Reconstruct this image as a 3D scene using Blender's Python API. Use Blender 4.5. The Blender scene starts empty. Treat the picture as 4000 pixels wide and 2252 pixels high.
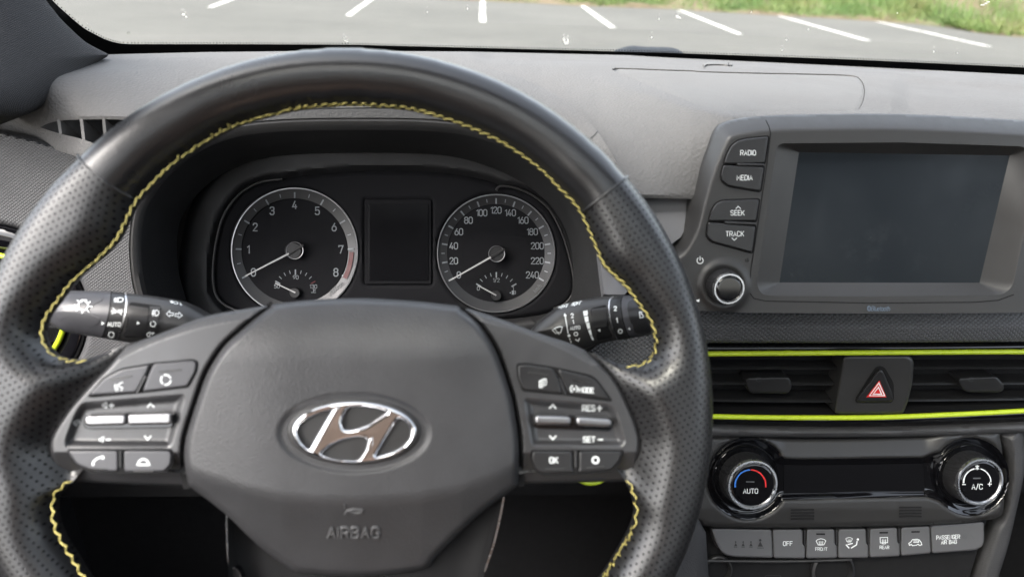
import bpy, math, random
import numpy as np
from mathutils import Vector, Matrix
rad = math.radians
random.seed(7); rng = np.random.default_rng(7)
scn = bpy.context.scene

# ------------------------------------------------------------------ camera
FPX, UC, VC = 2775.0, 2000.0, 1126.0           # focal length and centre of the 4000x2252 photograph
CAM = np.array([0.0, 0.0, 1.27])               # lens height above the asphalt
YAW, PITCH, ROLL = -4.0, -25.5, 2.5
def _rx(a): c, s = math.cos(a), math.sin(a); return np.array([[1,0,0],[0,c,-s],[0,s,c]])
def _rz(a): c, s = math.cos(a), math.sin(a); return np.array([[c,-s,0],[s,c,0],[0,0,1]])
RC = _rz(rad(YAW)) @ _rx(rad(90+PITCH)) @ _rz(rad(ROLL))
cam = bpy.data.cameras.new('camera'); camo = bpy.data.objects.new('camera', cam)
scn.collection.objects.link(camo); scn.camera = camo
camo.matrix_world = Matrix.Translation(Vector(CAM)) @ Matrix(RC.tolist()).to_4x4()
cam.sensor_width = 36.0; cam.lens = FPX*36.0/4000.0
cam.clip_start = 0.02; cam.clip_end = 3000
cam.dof.use_dof = True; cam.dof.focus_distance = 0.60; cam.dof.aperture_fstop = 7.0
scn.render.resolution_x, scn.render.resolution_y = 1024, 576

# ------------------------------------------------------------------ sky, sun, exposure
SUN_EL, SUN_AZ = 48.0, -128.0                   # azimuth from straight ahead, negative = left
w = bpy.data.worlds.new('World'); scn.world = w; w.use_nodes = True
nt = w.node_tree; nt.nodes.clear()
sky = nt.nodes.new('ShaderNodeTexSky'); sky.sky_type = 'NISHITA'; sky.sun_disc = False
sky.sun_elevation = rad(SUN_EL); sky.sun_rotation = rad(SUN_AZ); sky.dust_density = 4.0; sky.air_density = 1.0; sky.ozone_density = 1.0
hs = nt.nodes.new('ShaderNodeHueSaturation'); hs.inputs['Saturation'].default_value = 0.45
bg = nt.nodes.new('ShaderNodeBackground'); bg.inputs['Strength'].default_value = 0.15
wo = nt.nodes.new('ShaderNodeOutputWorld')
nt.links.new(sky.outputs[0], hs.inputs['Color']); nt.links.new(hs.outputs[0], bg.inputs[0]); nt.links.new(bg.outputs[0], wo.inputs[0])
sun = bpy.data.lights.new('sun', 'SUN'); sun.energy = 0.6; sun.angle = rad(24); sun.color = (1.0, 0.96, 0.91)
suno = bpy.data.objects.new('sun', sun); scn.collection.objects.link(suno)
sd = Vector((math.sin(rad(SUN_AZ))*math.cos(rad(SUN_EL)), math.cos(rad(SUN_AZ))*math.cos(rad(SUN_EL)), math.sin(rad(SUN_EL))))
suno.rotation_euler = sd.to_track_quat('Z', 'Y').to_euler(); suno.location = (0, 0, 30)
vs = scn.view_settings
vs.view_transform = 'Standard'; vs.look = 'None'; vs.exposure = 2.64; vs.gamma = 1.0; vs.use_curve_mapping = False
cy = scn.cycles
cy.use_denoising = True; cy.max_bounces = 8; cy.diffuse_bounces = 5; cy.glossy_bounces = 5; cy.transparent_max_bounces = 12
cy.caustics_reflective = False; cy.caustics_refractive = False; cy.sample_clamp_indirect = 6.0

# ------------------------------------------------------------------ helpers: rays and surfaces
def A(x): return np.asarray(x, float)
def ray(u, v):
    u = A(u); v = A(v)
    d = np.stack([(u-UC)/FPX, (VC-v)/FPX, -np.ones_like(u*v)], -1)
    return d @ RC.T
def proj(p):
    q = A(p) @ RC
    return UC + FPX*q[..., 0]/-q[..., 2], VC - FPX*q[..., 1]/-q[..., 2]
ZOOM = {'W':(0,0,4000/2575), 'A':(0,0,1400/2576), 'B':(1300,0,1400/2576), 'C':(2600,0,1400/2576), 'D':(0,732,1400/2576),
        'E':(1300,732,1400/2576), 'F':(2600,732,1400/2576), 'G':(0,1464,1400/2576), 'H':(1300,1464,1400/2576), 'I':(2600,1464,1400/2576),
        'J':(800,650,800/1933), 'K':(1500,650,800/1933), 'L':(2700,500,800/1547), 'M':(200,1330,700/1637), 'N':(1950,1330,700/1637),
        'Q':(1080,1530,620/2576), 'S':(180,1110,680/2576), 'T':(2060,1130,540/2526), 'X':(3200,1350,440/2127), 'Y':(2740,2020,1160/2576), 'V':(3500,400,500/853), '0':(0,0,1)}
def P(k, s):
    ox, oy, sc = ZOOM[k]
    return A([[ox+float(a.split(',')[0])*sc, oy+float(a.split(',')[1])*sc] for a in s.split()])

class Plane:
    """a real flat face of the cabin: through the ray (u,v) at forward distance y, leaning back by tilt degrees"""
    def __init__(s, u, v, y, tilt, yaw=0.0):
        r = ray(u, v); s.o = r*(y/r[1]); t = rad(tilt)
        s.n = _rz(rad(yaw)) @ np.array([0, -math.cos(t), math.sin(t)])
        s.ex = _rz(rad(yaw)) @ np.array([1.0, 0, 0]); s.ey = np.cross(s.n, s.ex)
        s.k = -(RC.T @ s.o)[2]/FPX            # metres per pixel
    def P(s, u, v, h=0.0, d=None):
        r = ray(u, v); t = (s.o @ s.n + h)/(r @ s.n)
        return r*np.asarray(t)[..., None]
    def uv(s, p): q = A(p)-s.o; return np.stack([q @ s.ex, q @ s.ey], -1)*1000
class Relief(Plane):
    """a Plane whose height varies: hf(u,v) in metres"""
    def __init__(s, pl, hf): s.o, s.n, s.ex, s.ey, s.k, s.hf = pl.o, pl.n, pl.ex, pl.ey, pl.k, hf
    def P(s, u, v, h=0.0, d=None): return Plane.P(s, u, v, h + s.hf(A(u), A(v)))
class Func:
    """a surface given as a function of the pixel"""
    def __init__(s, f, lift=np.array([0, -.3, 1.0])): s.f = f; s.n = lift/np.linalg.norm(lift); s.k = 2e-4
    def P(s, u, v, h=0.0, d=None):
        p = s.f(A(u), A(v)); return p + s.n*np.asarray(h)[..., None] if np.ndim(h) else p + s.n*h
    def uv(s, p): p = A(p); return np.stack([p[..., 0], p[..., 1]+p[..., 2]], -1)*1000

# ------------------------------------------------------------------ helpers: outlines
def spl(p, closed=True, n=6):
    p = A(p); m = len(p); out = []
    for i in range(m if closed else m-1):
        if closed: a, b, c, d = p[i-1], p[i], p[(i+1) % m], p[(i+2) % m]
        else: a, b, c, d = p[max(i-1, 0)], p[i], p[i+1], p[min(i+2, m-1)]
        for j in range(n):
            t = j/n
            out.append(.5*((2*b)+(c-a)*t+(2*a-5*b+4*c-d)*t*t+(3*b-a-3*c+d)*t**3))
    if not closed: out.append(p[-1])
    return A(out)
class Rounded(np.ndarray): pass
def rnd(p, r, n=5):
    q = _rnd(p, r, n).view(Rounded); q.raw = A(p); q.r = r; q.nn = n; return q
def _rnd(p, r, n=5):
    p = A(p); m = len(p); out = []
    for i in range(m):
        a, b, c = p[i-1], p[i], p[(i+1) % m]
        la, lc = np.linalg.norm(a-b), np.linalg.norm(c-b)
        q = min(r, .48*la, .48*lc)
        s, e = b+(a-b)*q/la, b+(c-b)*q/lc
        for j in range(n+1):
            t = j/n; out.append((1-t)**2*s+2*t*(1-t)*b+t*t*e)
    return A(out)
def area(p): x, y = A(p).T; return .5*np.sum(x*np.roll(y, -1)-np.roll(x, -1)*y)
def inset(p, d):
    p = A(p); sg = 1 if area(p) > 0 else -1
    e = np.roll(p, -1, 0)-p; L = np.linalg.norm(e, axis=1, keepdims=True); L[L == 0] = 1; e = e/L
    nn = np.stack([-e[:, 1], e[:, 0]], 1)*sg
    b = nn+np.roll(nn, 1, 0); bl = np.maximum(np.sum(b*b, 1, keepdims=True), .5)
    return p + b*2/bl*d
def ell(cx, cy, a, b, n=64, a0=0, a1=360, rot=0):
    t = np.radians(np.linspace(a0, a1, n, endpoint=(abs(a1-a0) < 360)))
    x, y = a*np.cos(t), b*np.sin(t); c, s = math.cos(rad(rot)), math.sin(rad(rot))
    return np.stack([cx+x*c-y*s, cy-(x*s+y*c)], 1)
def pdist(q, polys):
    """distance from points to the outlines (pixels)"""
    q = A(q).reshape(-1, 2); best = np.full(len(q), 1e9)
    for p in polys:
        p = A(p)
        for a, b in zip(p, np.roll(p, -1, 0)):
            ab = b-a; l2 = max(ab @ ab, 1e-9); t = np.clip(((q-a) @ ab)/l2, 0, 1)
            best = np.minimum(best, np.hypot(*(q-a-t[:, None]*ab).T))
    return best
def psd(q, p):
    """signed distance of points to one outline, positive inside"""
    q = A(q).reshape(-1, 2); p = A(p); ins = np.zeros(len(q), bool)
    for a, b in zip(p, np.roll(p, -1, 0)):
        if a[1] == b[1]: continue
        c = (a[1] > q[:, 1]) != (b[1] > q[:, 1])
        ins ^= c & (q[:, 0] < a[0]+(q[:, 1]-a[1])*(b[0]-a[0])/(b[1]-a[1]))
    d = pdist(q, [p]); return np.where(ins, d, -d)
def grid_sdf(U, V, polys, cap):
    D = np.full((len(V), len(U)), float(cap)); ins = np.zeros((len(V), len(U)), bool)
    for p in polys:
        p = A(p)
        for a, b in zip(p, np.roll(p, -1, 0)):
            i0, i1 = np.searchsorted(U, min(a[0], b[0])-cap), np.searchsorted(U, max(a[0], b[0])+cap)
            j0, j1 = np.searchsorted(V, min(a[1], b[1])-cap), np.searchsorted(V, max(a[1], b[1])+cap)
            if i1 > i0 and j1 > j0:
                ab = b-a; l2 = max(ab @ ab, 1e-9)
                X, Y = U[None, i0:i1]-a[0], V[j0:j1, None]-a[1]
                t = np.clip((X*ab[0]+Y*ab[1])/l2, 0, 1)
                D[j0:j1, i0:i1] = np.minimum(D[j0:j1, i0:i1], np.hypot(X-t*ab[0], Y-t*ab[1]))
            if a[1] != b[1]:
                lo, hi = (a, b) if a[1] < b[1] else (b, a)
                r0, r1 = np.searchsorted(V, lo[1]), np.searchsorted(V, hi[1])
                if r1 > r0:
                    xs = lo[0]+(V[r0:r1]-lo[1])*(hi[0]-lo[0])/(hi[1]-lo[1])
                    ins[r0:r1] ^= U[None, :] > xs[:, None]
    return np.where(ins, D, -D)

# ------------------------------------------------------------------ helpers: objects
def thing(name, label, cat, base, group=None):
    o = bpy.data.objects.new(name, None); scn.collection.objects.link(o)
    o.empty_display_size = 0.02; o.location = Vector(A(base)+CAM)
    o['label'] = label; o['category'] = cat
    if group: o['group'] = group
    return o
def wloc(o):
    return Vector(o['_l']) if '_l' in o else o.location.copy()
WL = {}
def mk(name, V, F, mat, parent=None, uv=None, ang=35, smooth=True):
    V = A(V)
    c = V.mean(0); me = bpy.data.meshes.new(name)
    me.from_pydata((V-c).tolist(), [], [list(map(int, f)) for f in F])
    if uv is not None:
        l = me.uv_layers.new(name='uv'); idx = np.zeros(len(me.loops), np.int32); me.loops.foreach_get('vertex_index', idx)
        l.data.foreach_set('uv', A(uv)[idx].astype(np.float32).ravel())
    if smooth:
        me.polygons.foreach_set('use_smooth', np.ones(len(me.polygons), bool)); me.set_sharp_from_angle(angle=rad(ang))
    for m in (mat if isinstance(mat, (list, tuple)) else [mat]): me.materials.append(m)
    o = bpy.data.objects.new(name, me); scn.collection.objects.link(o)
    wl = Vector(c+CAM); WL[o.name] = wl; o.location = wl
    if parent is not None:
        pl_ = WL.get(parent.name, parent.location.copy())
        o.parent = parent; o.matrix_parent_inverse = Matrix.Translation(-pl_)
    return o
def tag(o, label, cat, group=None, kind=None):
    if label: o['label'] = label
    if cat: o['category'] = cat
    if group: o['group'] = group
    if kind: o['kind'] = kind
    return o

def patch(name, surf, polys, res, mat, parent=None, hD=None, cap=160, dpolys=None, skirt=0, ortho=False, back=None, split=None, ang=50, relax=0):
    """a fine-meshed panel over an outline (first polygon, minus the others); hD(d,u,v) = relief from the distance to the outline"""
    polys = [A(p) for p in polys]
    lo = polys[0].min(0)-2*res; hi = polys[0].max(0)+2*res
    U = np.arange(lo[0], hi[0]+res, res); V = np.arange(lo[1], hi[1]+res, res)
    S = grid_sdf(U, V, polys, cap)
    gy, gx = np.gradient(S, res); g = np.hypot(gx, gy); g[g < .3] = 1
    UU, VV = np.meshgrid(U, V)
    near = np.abs(S) < .72*res
    UU = np.where(near, UU-S*gx/g**2, UU); VV = np.where(near, VV-S*gy/g**2, VV)
    D = np.where(near, 0, S) if dpolys is None else grid_sdf(U, V, [A(p) for p in dpolys], cap)
    if dpolys is not None: D = np.where(near & (np.abs(D) < 1.6*res), 0, D)
    ok = (S > 0) | near
    nr, nc = S.shape; idx = np.arange(nr*nc).reshape(nr, nc)
    a, b, c, d = idx[:-1, :-1].ravel(), idx[:-1, 1:].ravel(), idx[1:, 1:].ravel(), idx[1:, :-1].ravel()
    okf = ok.ravel(); nf = near.ravel(); m = okf[a]*1+okf[b]+okf[c]+okf[d]
    allnear = nf[a] & nf[b] & nf[c] & nf[d]
    q = (m == 4) & ~allnear
    quads = np.stack([a, d, c, b], 1)[q]
    t3 = (m == 3)
    tq = np.stack([a, d, c, b], 1)[t3]; good = okf[tq]
    tris = [list(r[g_]) for r, g_ in zip(tq, good) if not nf[r[g_]].all()]
    used = np.zeros(nr*nc, bool); used[quads.ravel()] = True
    for t in tris: used[t] = True
    remap = -np.ones(nr*nc, int); vi = np.nonzero(used)[0]; remap[vi] = np.arange(len(vi))
    u, v, dd = UU.ravel()[vi], VV.ravel()[vi], np.maximum(D.ravel()[vi], 0)
    h = hD(dd, u, v) if hD else np.zeros(len(vi))
    if relax:                                   # ease creases out of the relief, edges stay put
        e = np.concatenate([remap[quads][:, [0, 1]], remap[quads][:, [1, 2]], remap[quads][:, [2, 3]], remap[quads][:, [3, 0]]])
        e = np.concatenate([e, e[:, ::-1]]); cnt = np.maximum(np.bincount(e[:, 0], minlength=len(h)), 1); wgt = np.clip(dd/45, 0, 1)*.9
        for _ in range(relax):
            h = h*(1-wgt)+wgt*np.bincount(e[:, 0], weights=h[e[:, 1]], minlength=len(h))/cnt
    if ortho: pos = surf.P(u, v, 0) + surf.n*h[:, None]
    else: pos = surf.P(u, v, h)
    F = [list(remap[f]) for f in quads]+[list(remap[t]) for t in tris]
    uvc = surf.uv(pos)
    def finish(nm, F, mt):
        us = np.unique(np.concatenate([np.asarray(f) for f in F])); rm = -np.ones(len(pos), int); rm[us] = np.arange(len(us))
        p, uu = pos[us], uvc[us]; F2 = [[int(rm[i]) for i in f] for f in F]
        if back is not None:
            hb = back(dd[us], u[us], v[us]); bd = dd[us] <= 0
            pb = p - surf.n*((h[us]+hb)[:, None]); n0 = len(p)
            bi = np.where(bd, np.arange(n0), np.arange(n0)+n0)
            F2 = F2+[[int(bi[i]) for i in f[::-1]] for f in F2]; p = np.vstack([p, pb]); uu = np.vstack([uu, uu])
        if skirt:
            E = {}
            for f in F2:
                for x, y in zip(f, f[1:]+f[:1]):
                    if (y, x) in E: del E[(y, x)]
                    else: E[(x, y)] = 1
            bv = {}
            ex = []
            for (x, y) in E:
                for i in (x, y):
                    if i not in bv: bv[i] = len(p)+len(ex); ex.append(i)
            p = np.vstack([p, p[ex]-surf.n*skirt]); uu = np.vstack([uu, uu[ex]])
            F2 = F2+[[y, x, bv[x], bv[y]] for (x, y) in E]
        return mk(nm, p, F2, mt, parent, uv=uu, ang=ang)
    if split is None: return finish(name, F, mat)
    cu = A([u[f].mean() for f in F]); cv = A([v[f].mean() for f in F]); lab = split(cu, cv); outs = []
    for i, (nm, mt) in enumerate(zip(name, mat)):
        G = [F[j] for j in np.nonzero(lab == i)[0]]
        outs.append(finish(nm, G, mt) if G else None)
    return outs

def slab(name, surf, poly, h1, thick, bev, mat, parent=None, dish=0, ang=35, inner=None):
    """a bevelled block: top outline traced, walls straight back along the face's own normal"""
    k = surf.k
    if isinstance(poly, Rounded) and hasattr(poly, 'raw'):
        raw, r0, nn = poly.raw, poly.r, poly.nn; shrink = lambda d: _rnd(inset(raw, d), max(r0-d, .8), nn)
    else: pl0 = A(poly); shrink = lambda d: inset(pl0, d)
    poly = A(poly); n = len(poly)
    rings = [surf.P(poly[:, 0], poly[:, 1], h1-bev*k)-surf.n*thick, surf.P(poly[:, 0], poly[:, 1], h1-bev*k)]
    for f in (.35, .7, 1.0):
        q = shrink(bev*(1-math.cos(f*math.pi/2)) if bev else 0)
        rings.append(surf.P(q[:, 0], q[:, 1], h1-bev*k+bev*k*math.sin(f*math.pi/2)))
    if bev and inner is None: q = shrink(bev+1.5); rings.append(surf.P(q[:, 0], q[:, 1], h1))
    V = np.vstack(rings); F = []
    for r in range(len(rings)-1):
        for i in range(n):
            j = (i+1) % n; F.append([r*n+i, r*n+j, (r+1)*n+j, (r+1)*n+i])
    if inner is not None:                       # a ring with an opening that slopes down to another outline
        q, hq = inner; W = surf.P(q[:, 0], q[:, 1], hq); b = (len(rings)-1)*n
        V = np.vstack([V, W])
        F += [[b+i, b+(i+1) % n, len(rings)*n+(i+1) % n, len(rings)*n+i] for i in range(n)]
    else: F.append([(len(rings)-1)*n+i for i in range(n)])
    return mk(name, V, F, mat, parent, uv=surf.uv(V), ang=ang)

def ribbon_geo(surf, lines, wd, lift, V, F):
    for L in lines:
        L = A(L); closed = len(L) > 2 and np.hypot(*(L[0]-L[-1])) < .5
        if closed: L = L[:-1]
        if len(L) < 2: continue
        if isinstance(surf, Relief):            # follow the curve of the face
            Q = np.vstack([L, L[:1]]) if closed else L; out = []
            for a_, b_ in zip(Q[:-1], Q[1:]):
                m_ = max(int(np.hypot(*(b_-a_))/7), 1); out += [a_+(b_-a_)*i/m_ for i in range(m_)]
            L = A(out if closed else out+[Q[-1]])
        e = (np.roll(L, -1, 0)-L) if closed else np.diff(L, axis=0)
        e = e/np.maximum(np.linalg.norm(e, axis=1, keepdims=True), 1e-9); nn = np.stack([-e[:, 1], e[:, 0]], 1)
        if closed: b = nn+np.roll(nn, 1, 0)
        else: b = np.vstack([nn[:1], nn[:-1]+nn[1:], nn[-1:]]); b[0] *= 2; b[-1] *= 2
        b = b*2/np.maximum(np.sum(b*b, 1, keepdims=True), 1.2)
        if not closed: L = L.copy(); L[0] -= e[0]*wd*.3; L[-1] += e[-1]*wd*.3
        l, r = L+b*wd/2, L-b*wd/2; n0 = len(V); m = len(L)
        pp = np.vstack([l, r]); V.extend(surf.P(pp[:, 0], pp[:, 1], lift).tolist())
        for i in range(m if closed else m-1):
            j = (i+1) % m; F.append([n0+i, n0+j, n0+m+j, n0+m+i])
def mark(name, surf, lines, wd, mat, parent, lift=2.5e-4, fills=()):
    """a printed or applied sign: stroked lines and filled outlines lying on a face"""
    V, F = [], []
    ribbon_geo(surf, lines, wd, lift, V, F)
    for p in fills:
        n0 = len(V); p = A(p); m_ = len(p)
        if isinstance(surf, Relief) and abs(area(p)) > 400:
            if m_ < 24:
                p = A([a_+(b_-a_)*i/6 for a_, b_ in zip(p, np.roll(p, -1, 0)) for i in range(6)]); m_ = len(p)
            c_ = p.mean(0); rs = np.linspace(1, .04, 9)
            for r_ in rs: q_ = c_+(p-c_)*r_; V.extend(surf.P(q_[:, 0], q_[:, 1], lift).tolist())
            for r_ in range(8):
                for i in range(m_): j = (i+1) % m_; F.append([n0+r_*m_+i, n0+r_*m_+j, n0+(r_+1)*m_+j, n0+(r_+1)*m_+i])
            F.append([n0+8*m_+i for i in range(m_)])
        else: V.extend(surf.P(p[:, 0], p[:, 1], lift).tolist()); F.append(list(range(n0, n0+m_)))
    return mk(name, V, F, mat, parent, smooth=False)
def tube(name, pts, r, mat, parent=None, closed=False, seg=8, flat=1.0, up=None, taper=False):
    pts = A(pts); n = len(pts); V, F = [], []
    for i in range(n):
        a = pts[i-1] if (closed or i) else pts[0]; b = pts[(i+1) % n] if (closed or i < n-1) else pts[-1]
        t = b-a; t = t/max(np.linalg.norm(t), 1e-12); u_ = A(up) if up is not None else np.array([0, 0, 1.0])
        s = np.cross(t, u_); s = s/max(np.linalg.norm(s), 1e-9); q = np.cross(s, t)
        rr = r*(1 if not taper else max(.15, math.sin(math.pi*(i+.35)/(n-.3))**.6))
        for j in range(seg):
            th = 2*math.pi*j/seg; V.append(pts[i]+s*rr*math.cos(th)+q*rr*flat*math.sin(th))
    for i in range(n if closed else n-1):
        for j in range(seg):
            k = (i+1) % n; F.append([i*seg+j, i*seg+(j+1) % seg, k*seg+(j+1) % seg, k*seg+j])
    if not closed: F += [list(range(seg))[::-1], [(n-1)*seg+j for j in range(seg)]]
    if mat is None: return V, F
    return mk(name, V, F, mat, parent, ang=60)
def lathe(name, pl, u, v, prof, mat, parent=None, seg=48, h0=0.0, ang=35, ripple=0, rn=0, a0=0, a1=360, asp=1.0, cap=True):
    """turned part standing on a face: prof = (radius px, height m)"""
    c = pl.P(u, v, h0); k = -(RC.T @ c)[2]/FPX; V, F = [], []; full = abs(a1-a0) >= 360
    m = seg if full else seg+1
    for (r, h) in prof:
        for j in range(m):
            t = rad(a0+(a1-a0)*j/seg); rr = r*k*(1+(ripple*(1 if j % 2 else -1)))
            V.append(c+pl.ex*rr*math.cos(t)+pl.ey*rr*asp*math.sin(t)+pl.n*h)
    for i in range(len(prof)-1):
        for j in range(seg):
            q = (j+1) % m; F.append([i*m+j, i*m+q, (i+1)*m+q, (i+1)*m+j])
    if full and cap and prof[-1][0] > 0: F.append([(len(prof)-1)*m+j for j in range(m)])
    return mk(name, V, F, mat, parent, uv=pl.uv(V), ang=ang)
def box(name, x0, x1, y0, y1, z0, z1, mat, parent=None, bev=0.0):
    V = [[x, y, z] for x in (x0, x1) for y in (y0, y1) for z in (z0, z1)]
    F = [[0,1,3,2],[4,6,7,5],[0,4,5,1],[2,3,7,6],[0,2,6,4],[1,5,7,3]]
    o = mk(name, V, F, mat, parent)
    if bev:
        b = o.modifiers.new('bevel', 'BEVEL'); b.width = bev; b.segments = 3
    return o

# ------------------------------------------------------------------ lettering: a narrow rounded stroke alphabet on a 4 x 6 grid
GL = {'A':'0,0 2,6 4,0|.75,2.1 3.25,2.1','B':'0,0 0,6 2.8,6 3.7,5.4 3.7,3.8 2.8,3.2 0,3.2|2.8,3.2 4,2.5 4,.8 3,0 0,0','C':'4,4.6 3.9,5.2 3,6 1,6 0,5 0,1 1,0 3,0 3.9,.8 4,1.4',
 'D':'0,0 0,6 2.6,6 4,4.8 4,1.2 2.6,0 0,0','E':'3.6,0 0,0 0,6 3.6,6|0,3.1 3.1,3.1','F':'0,0 0,6 3.6,6|0,3 3.1,3','G':'4,4.6 3.9,5.2 3,6 1,6 0,5 0,1 1,0 3,0 4,1 4,2.8 2.3,2.8',
 'I':'0,0 0,6','K':'0,0 0,6|4,6 0,2.4|1.4,3.6 4,0','M':'0,0 0,6 2.3,2 4.6,6 4.6,0','N':'0,0 0,6 4,0 4,6','O':'1.1,0 0,1 0,5 1.1,6 2.9,6 4,5 4,1 2.9,0 1.1,0',
 'P':'0,0 0,6 2.9,6 4,5.2 4,3.4 2.9,2.6 0,2.6','R':'0,0 0,6 2.9,6 4,5.2 4,3.5 2.9,2.8 0,2.8|2.2,2.8 4,0','S':'3.9,4.9 3,6 1,6 0,5.2 0,4 1,3.2 3,2.8 4,2 4,.9 3,0 1,0 0,1','T':'2,0 2,6|0,6 4,6',
 'U':'0,6 0,1.1 1,0 3,0 4,1.1 4,6','/':'0,-.6 2.6,6.4','+':'0,3 3.6,3|1.8,1.2 1.8,4.8','-':'0,3 3.4,3','0':'1.1,0 0,1 0,5 1.1,6 2.9,6 4,5 4,1 2.9,0 1.1,0','1':'0,4.8 1.6,6 1.6,0',
 '2':'.1,4.6 .3,5.4 1.1,6 2.9,6 3.9,5.2 3.9,4 0,0 4,0','3':'.1,5.1 1,6 2.9,6 3.8,5.3 3.8,3.9 2.9,3.2 1.6,3.2|2.9,3.2 4,2.4 4,.9 3,0 1,0 0,1','4':'2.3,6 0,1.5 4,1.5|2.9,3.2 2.9,0',
 '5':'3.7,6 .5,6 .3,3.2 1.2,3.7 3,3.7 4,2.8 4,1 3,0 1,0 0,.9','6':'2.6,6 .4,2.8 0,1.8 .3,.6 1.2,0 2.9,0 4,1 4,2.6 3,3.6 1.2,3.6 .3,3','7':'0,5 0,6 4,6 1.5,0',
 '8':'1.1,3.3 .2,4.1 .2,5.2 1.2,6 2.8,6 3.8,5.2 3.8,4.1 2.9,3.3 1.1,3.3|1.1,3.3 0,2.4 0,.9 1.1,0 2.9,0 4,.9 4,2.4 2.9,3.3','9':'1.4,0 3.6,3.2 4,4.2 3.7,5.4 2.8,6 1.1,6 0,5 0,3.4 1,2.4 2.8,2.4 3.7,3',
 'l':'.4,6 .4,.8 1.2,0','u':'0,4 0,1 .9,0 2.2,0 3.2,1|3.2,4 3.2,0','e':'0,2.1 3.3,2.1 3.3,3 2.4,4 .9,4 0,3 0,1 .9,0 2.4,0 3.2,.6','t':'1,5.4 1,.8 1.8,0 2.4,0|0,4 2.4,4','o':'.9,0 0,1 0,3 .9,4 2.4,4 3.3,3 3.3,1 2.4,0 .9,0',
 'h':'0,0 0,6|0,3 .9,4 2.3,4 3.2,3 3.2,0','k':'0,0 0,6|3,4 0,1.6|1.2,2.5 3.1,0','m':'0,0 0,4|0,3.2 .8,4 1.7,4 2.4,3.2 2.4,0|2.4,3.2 3.2,4 4.1,4 4.8,3.2 4.8,0','r':'0,0 0,4|0,3 .9,4 2,4','p':'0,-1.6 0,4|0,3.1 .9,4 2.3,4 3.2,3 3.2,1 2.3,0 .9,0 0,.9','x':'0,0 3,4|0,4 3,0',' ':''}
def text(surf, s, u, v, H, mat, parent, name='lettering', wt=.15, rot=0, slant=0, asp=.92, sp=1.5, lift=2.5e-4, vrise=0.0):
    adv, gs = 0, []
    for ch in s:
        L = [A([[float(z) for z in q.split(',')] for q in st.split()]) for st in GL[ch].split('|') if st]
        wmax = max([l[:, 0].max() for l in L], default=2.2)
        gs.append((adv, L)); adv += wmax+sp
    tot = adv-sp; c, sn = math.cos(rad(rot)), math.sin(rad(rot)); k = H/6.0; lines = []
    for a, L in gs:
        for l in L:
            x = (l[:, 0]+a-tot/2)*k*asp + slant*(l[:, 1]-3)*k; y = (l[:, 1]-3)*k
            lines.append(np.stack([u+x*c-y*sn, v-(x*sn+y*c)+vrise*x], 1))
    return mark(name, surf, lines, H*wt, mat, parent, lift)

# ------------------------------------------------------------------ materials
class NT:
    def __init__(s, name):
        s.m = bpy.data.materials.new(name); s.m.use_nodes = True; s.t = s.m.node_tree
        s.b = s.t.nodes['Principled BSDF']
    def n(s, ty, **kw):
        x = s.t.nodes.new('ShaderNode'+ty)
        for k, v in kw.items(): setattr(x, k, v)
        return x
    def l(s, a, b): s.t.links.new(a, b)
    def math(s, op, a, b=None, clamp=False):
        x = s.n('Math', operation=op); x.use_clamp = clamp
        for i, q in enumerate((a, b)):
            if q is None: continue
            if isinstance(q, (int, float)): x.inputs[i].default_value = q
            else: s.l(q, x.inputs[i])
        return x.outputs[0]
    def noise(s, scale, detail=3, rough=.55, co=None):
        x = s.n('TexNoise'); x.inputs['Scale'].default_value = scale; x.inputs['Detail'].default_value = detail; x.inputs['Roughness'].default_value = rough
        s.l(co if co is not None else s.obj(), x.inputs['Vector']); return x.outputs['Fac']
    def obj(s): return s.n('TexCoord').outputs['Object']
    def uv(s): x = s.n('UVMap'); x.uv_map = 'uv'; return x.outputs[0]
    def ramp(s, f, stops):
        x = s.n('ValToRGB'); s.l(f, x.inputs[0]); e = x.color_ramp.elements
        while len(e) < len(stops): e.new(.5)
        for q, (p, c) in zip(e, stops): q.position = p; q.color = (c, c, c, 1) if isinstance(c, (int, float)) else (*c, 1)
        return x.outputs[0]
    def lattice(s, sx, sy, rot=0):
        """distance (mm) to the nearest dot of a staggered lattice laid on the face"""
        mp = s.n('Mapping'); mp.inputs['Rotation'].default_value[2] = rad(rot); s.l(s.uv(), mp.inputs[0]); ds = []
        for off in (0, .5):
            a = s.n('VectorMath', operation='DIVIDE'); s.l(mp.outputs[0], a.inputs[0]); a.inputs[1].default_value = (sx, sy, 1)
            b = s.n('VectorMath', operation='ADD'); s.l(a.outputs[0], b.inputs[0]); b.inputs[1].default_value = (off, off, 0)
            f = s.n('VectorMath', operation='FRACTION'); s.l(b.outputs[0], f.inputs[0])
            g = s.n('VectorMath', operation='SUBTRACT'); s.l(f.outputs[0], g.inputs[0]); g.inputs[1].default_value = (.5, .5, 0)
            h = s.n('VectorMath', operation='MULTIPLY'); s.l(g.outputs[0], h.inputs[0]); h.inputs[1].default_value = (sx, sy, 0)
            L = s.n('VectorMath', operation='LENGTH'); s.l(h.outputs[0], L.inputs[0]); ds.append(L.outputs['Value'])
        return s.math('MINIMUM', ds[0], ds[1])
    def bump(s, h, dist, strength=1.0, prev=None):
        x = s.n('Bump'); x.inputs['Distance'].default_value = dist; x.inputs['Strength'].default_value = strength; s.l(h, x.inputs['Height'])
        if prev is not None: s.l(prev, x.inputs['Normal'])
        return x.outputs[0]
    def nrm(s, n): s.l(n, s.b.inputs['Normal'])
    def set(s, **kw):
        for k, v in kw.items():
            i = s.b.inputs[k]
            if hasattr(v, 'is_output') or hasattr(v, 'links'): s.l(v, i)
            elif isinstance(v, (tuple, list)): i.default_value = (*v, 1) if len(v) == 3 else v
            else: i.default_value = v
        return s
def g(c): return (c, c, c*1.06)
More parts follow.
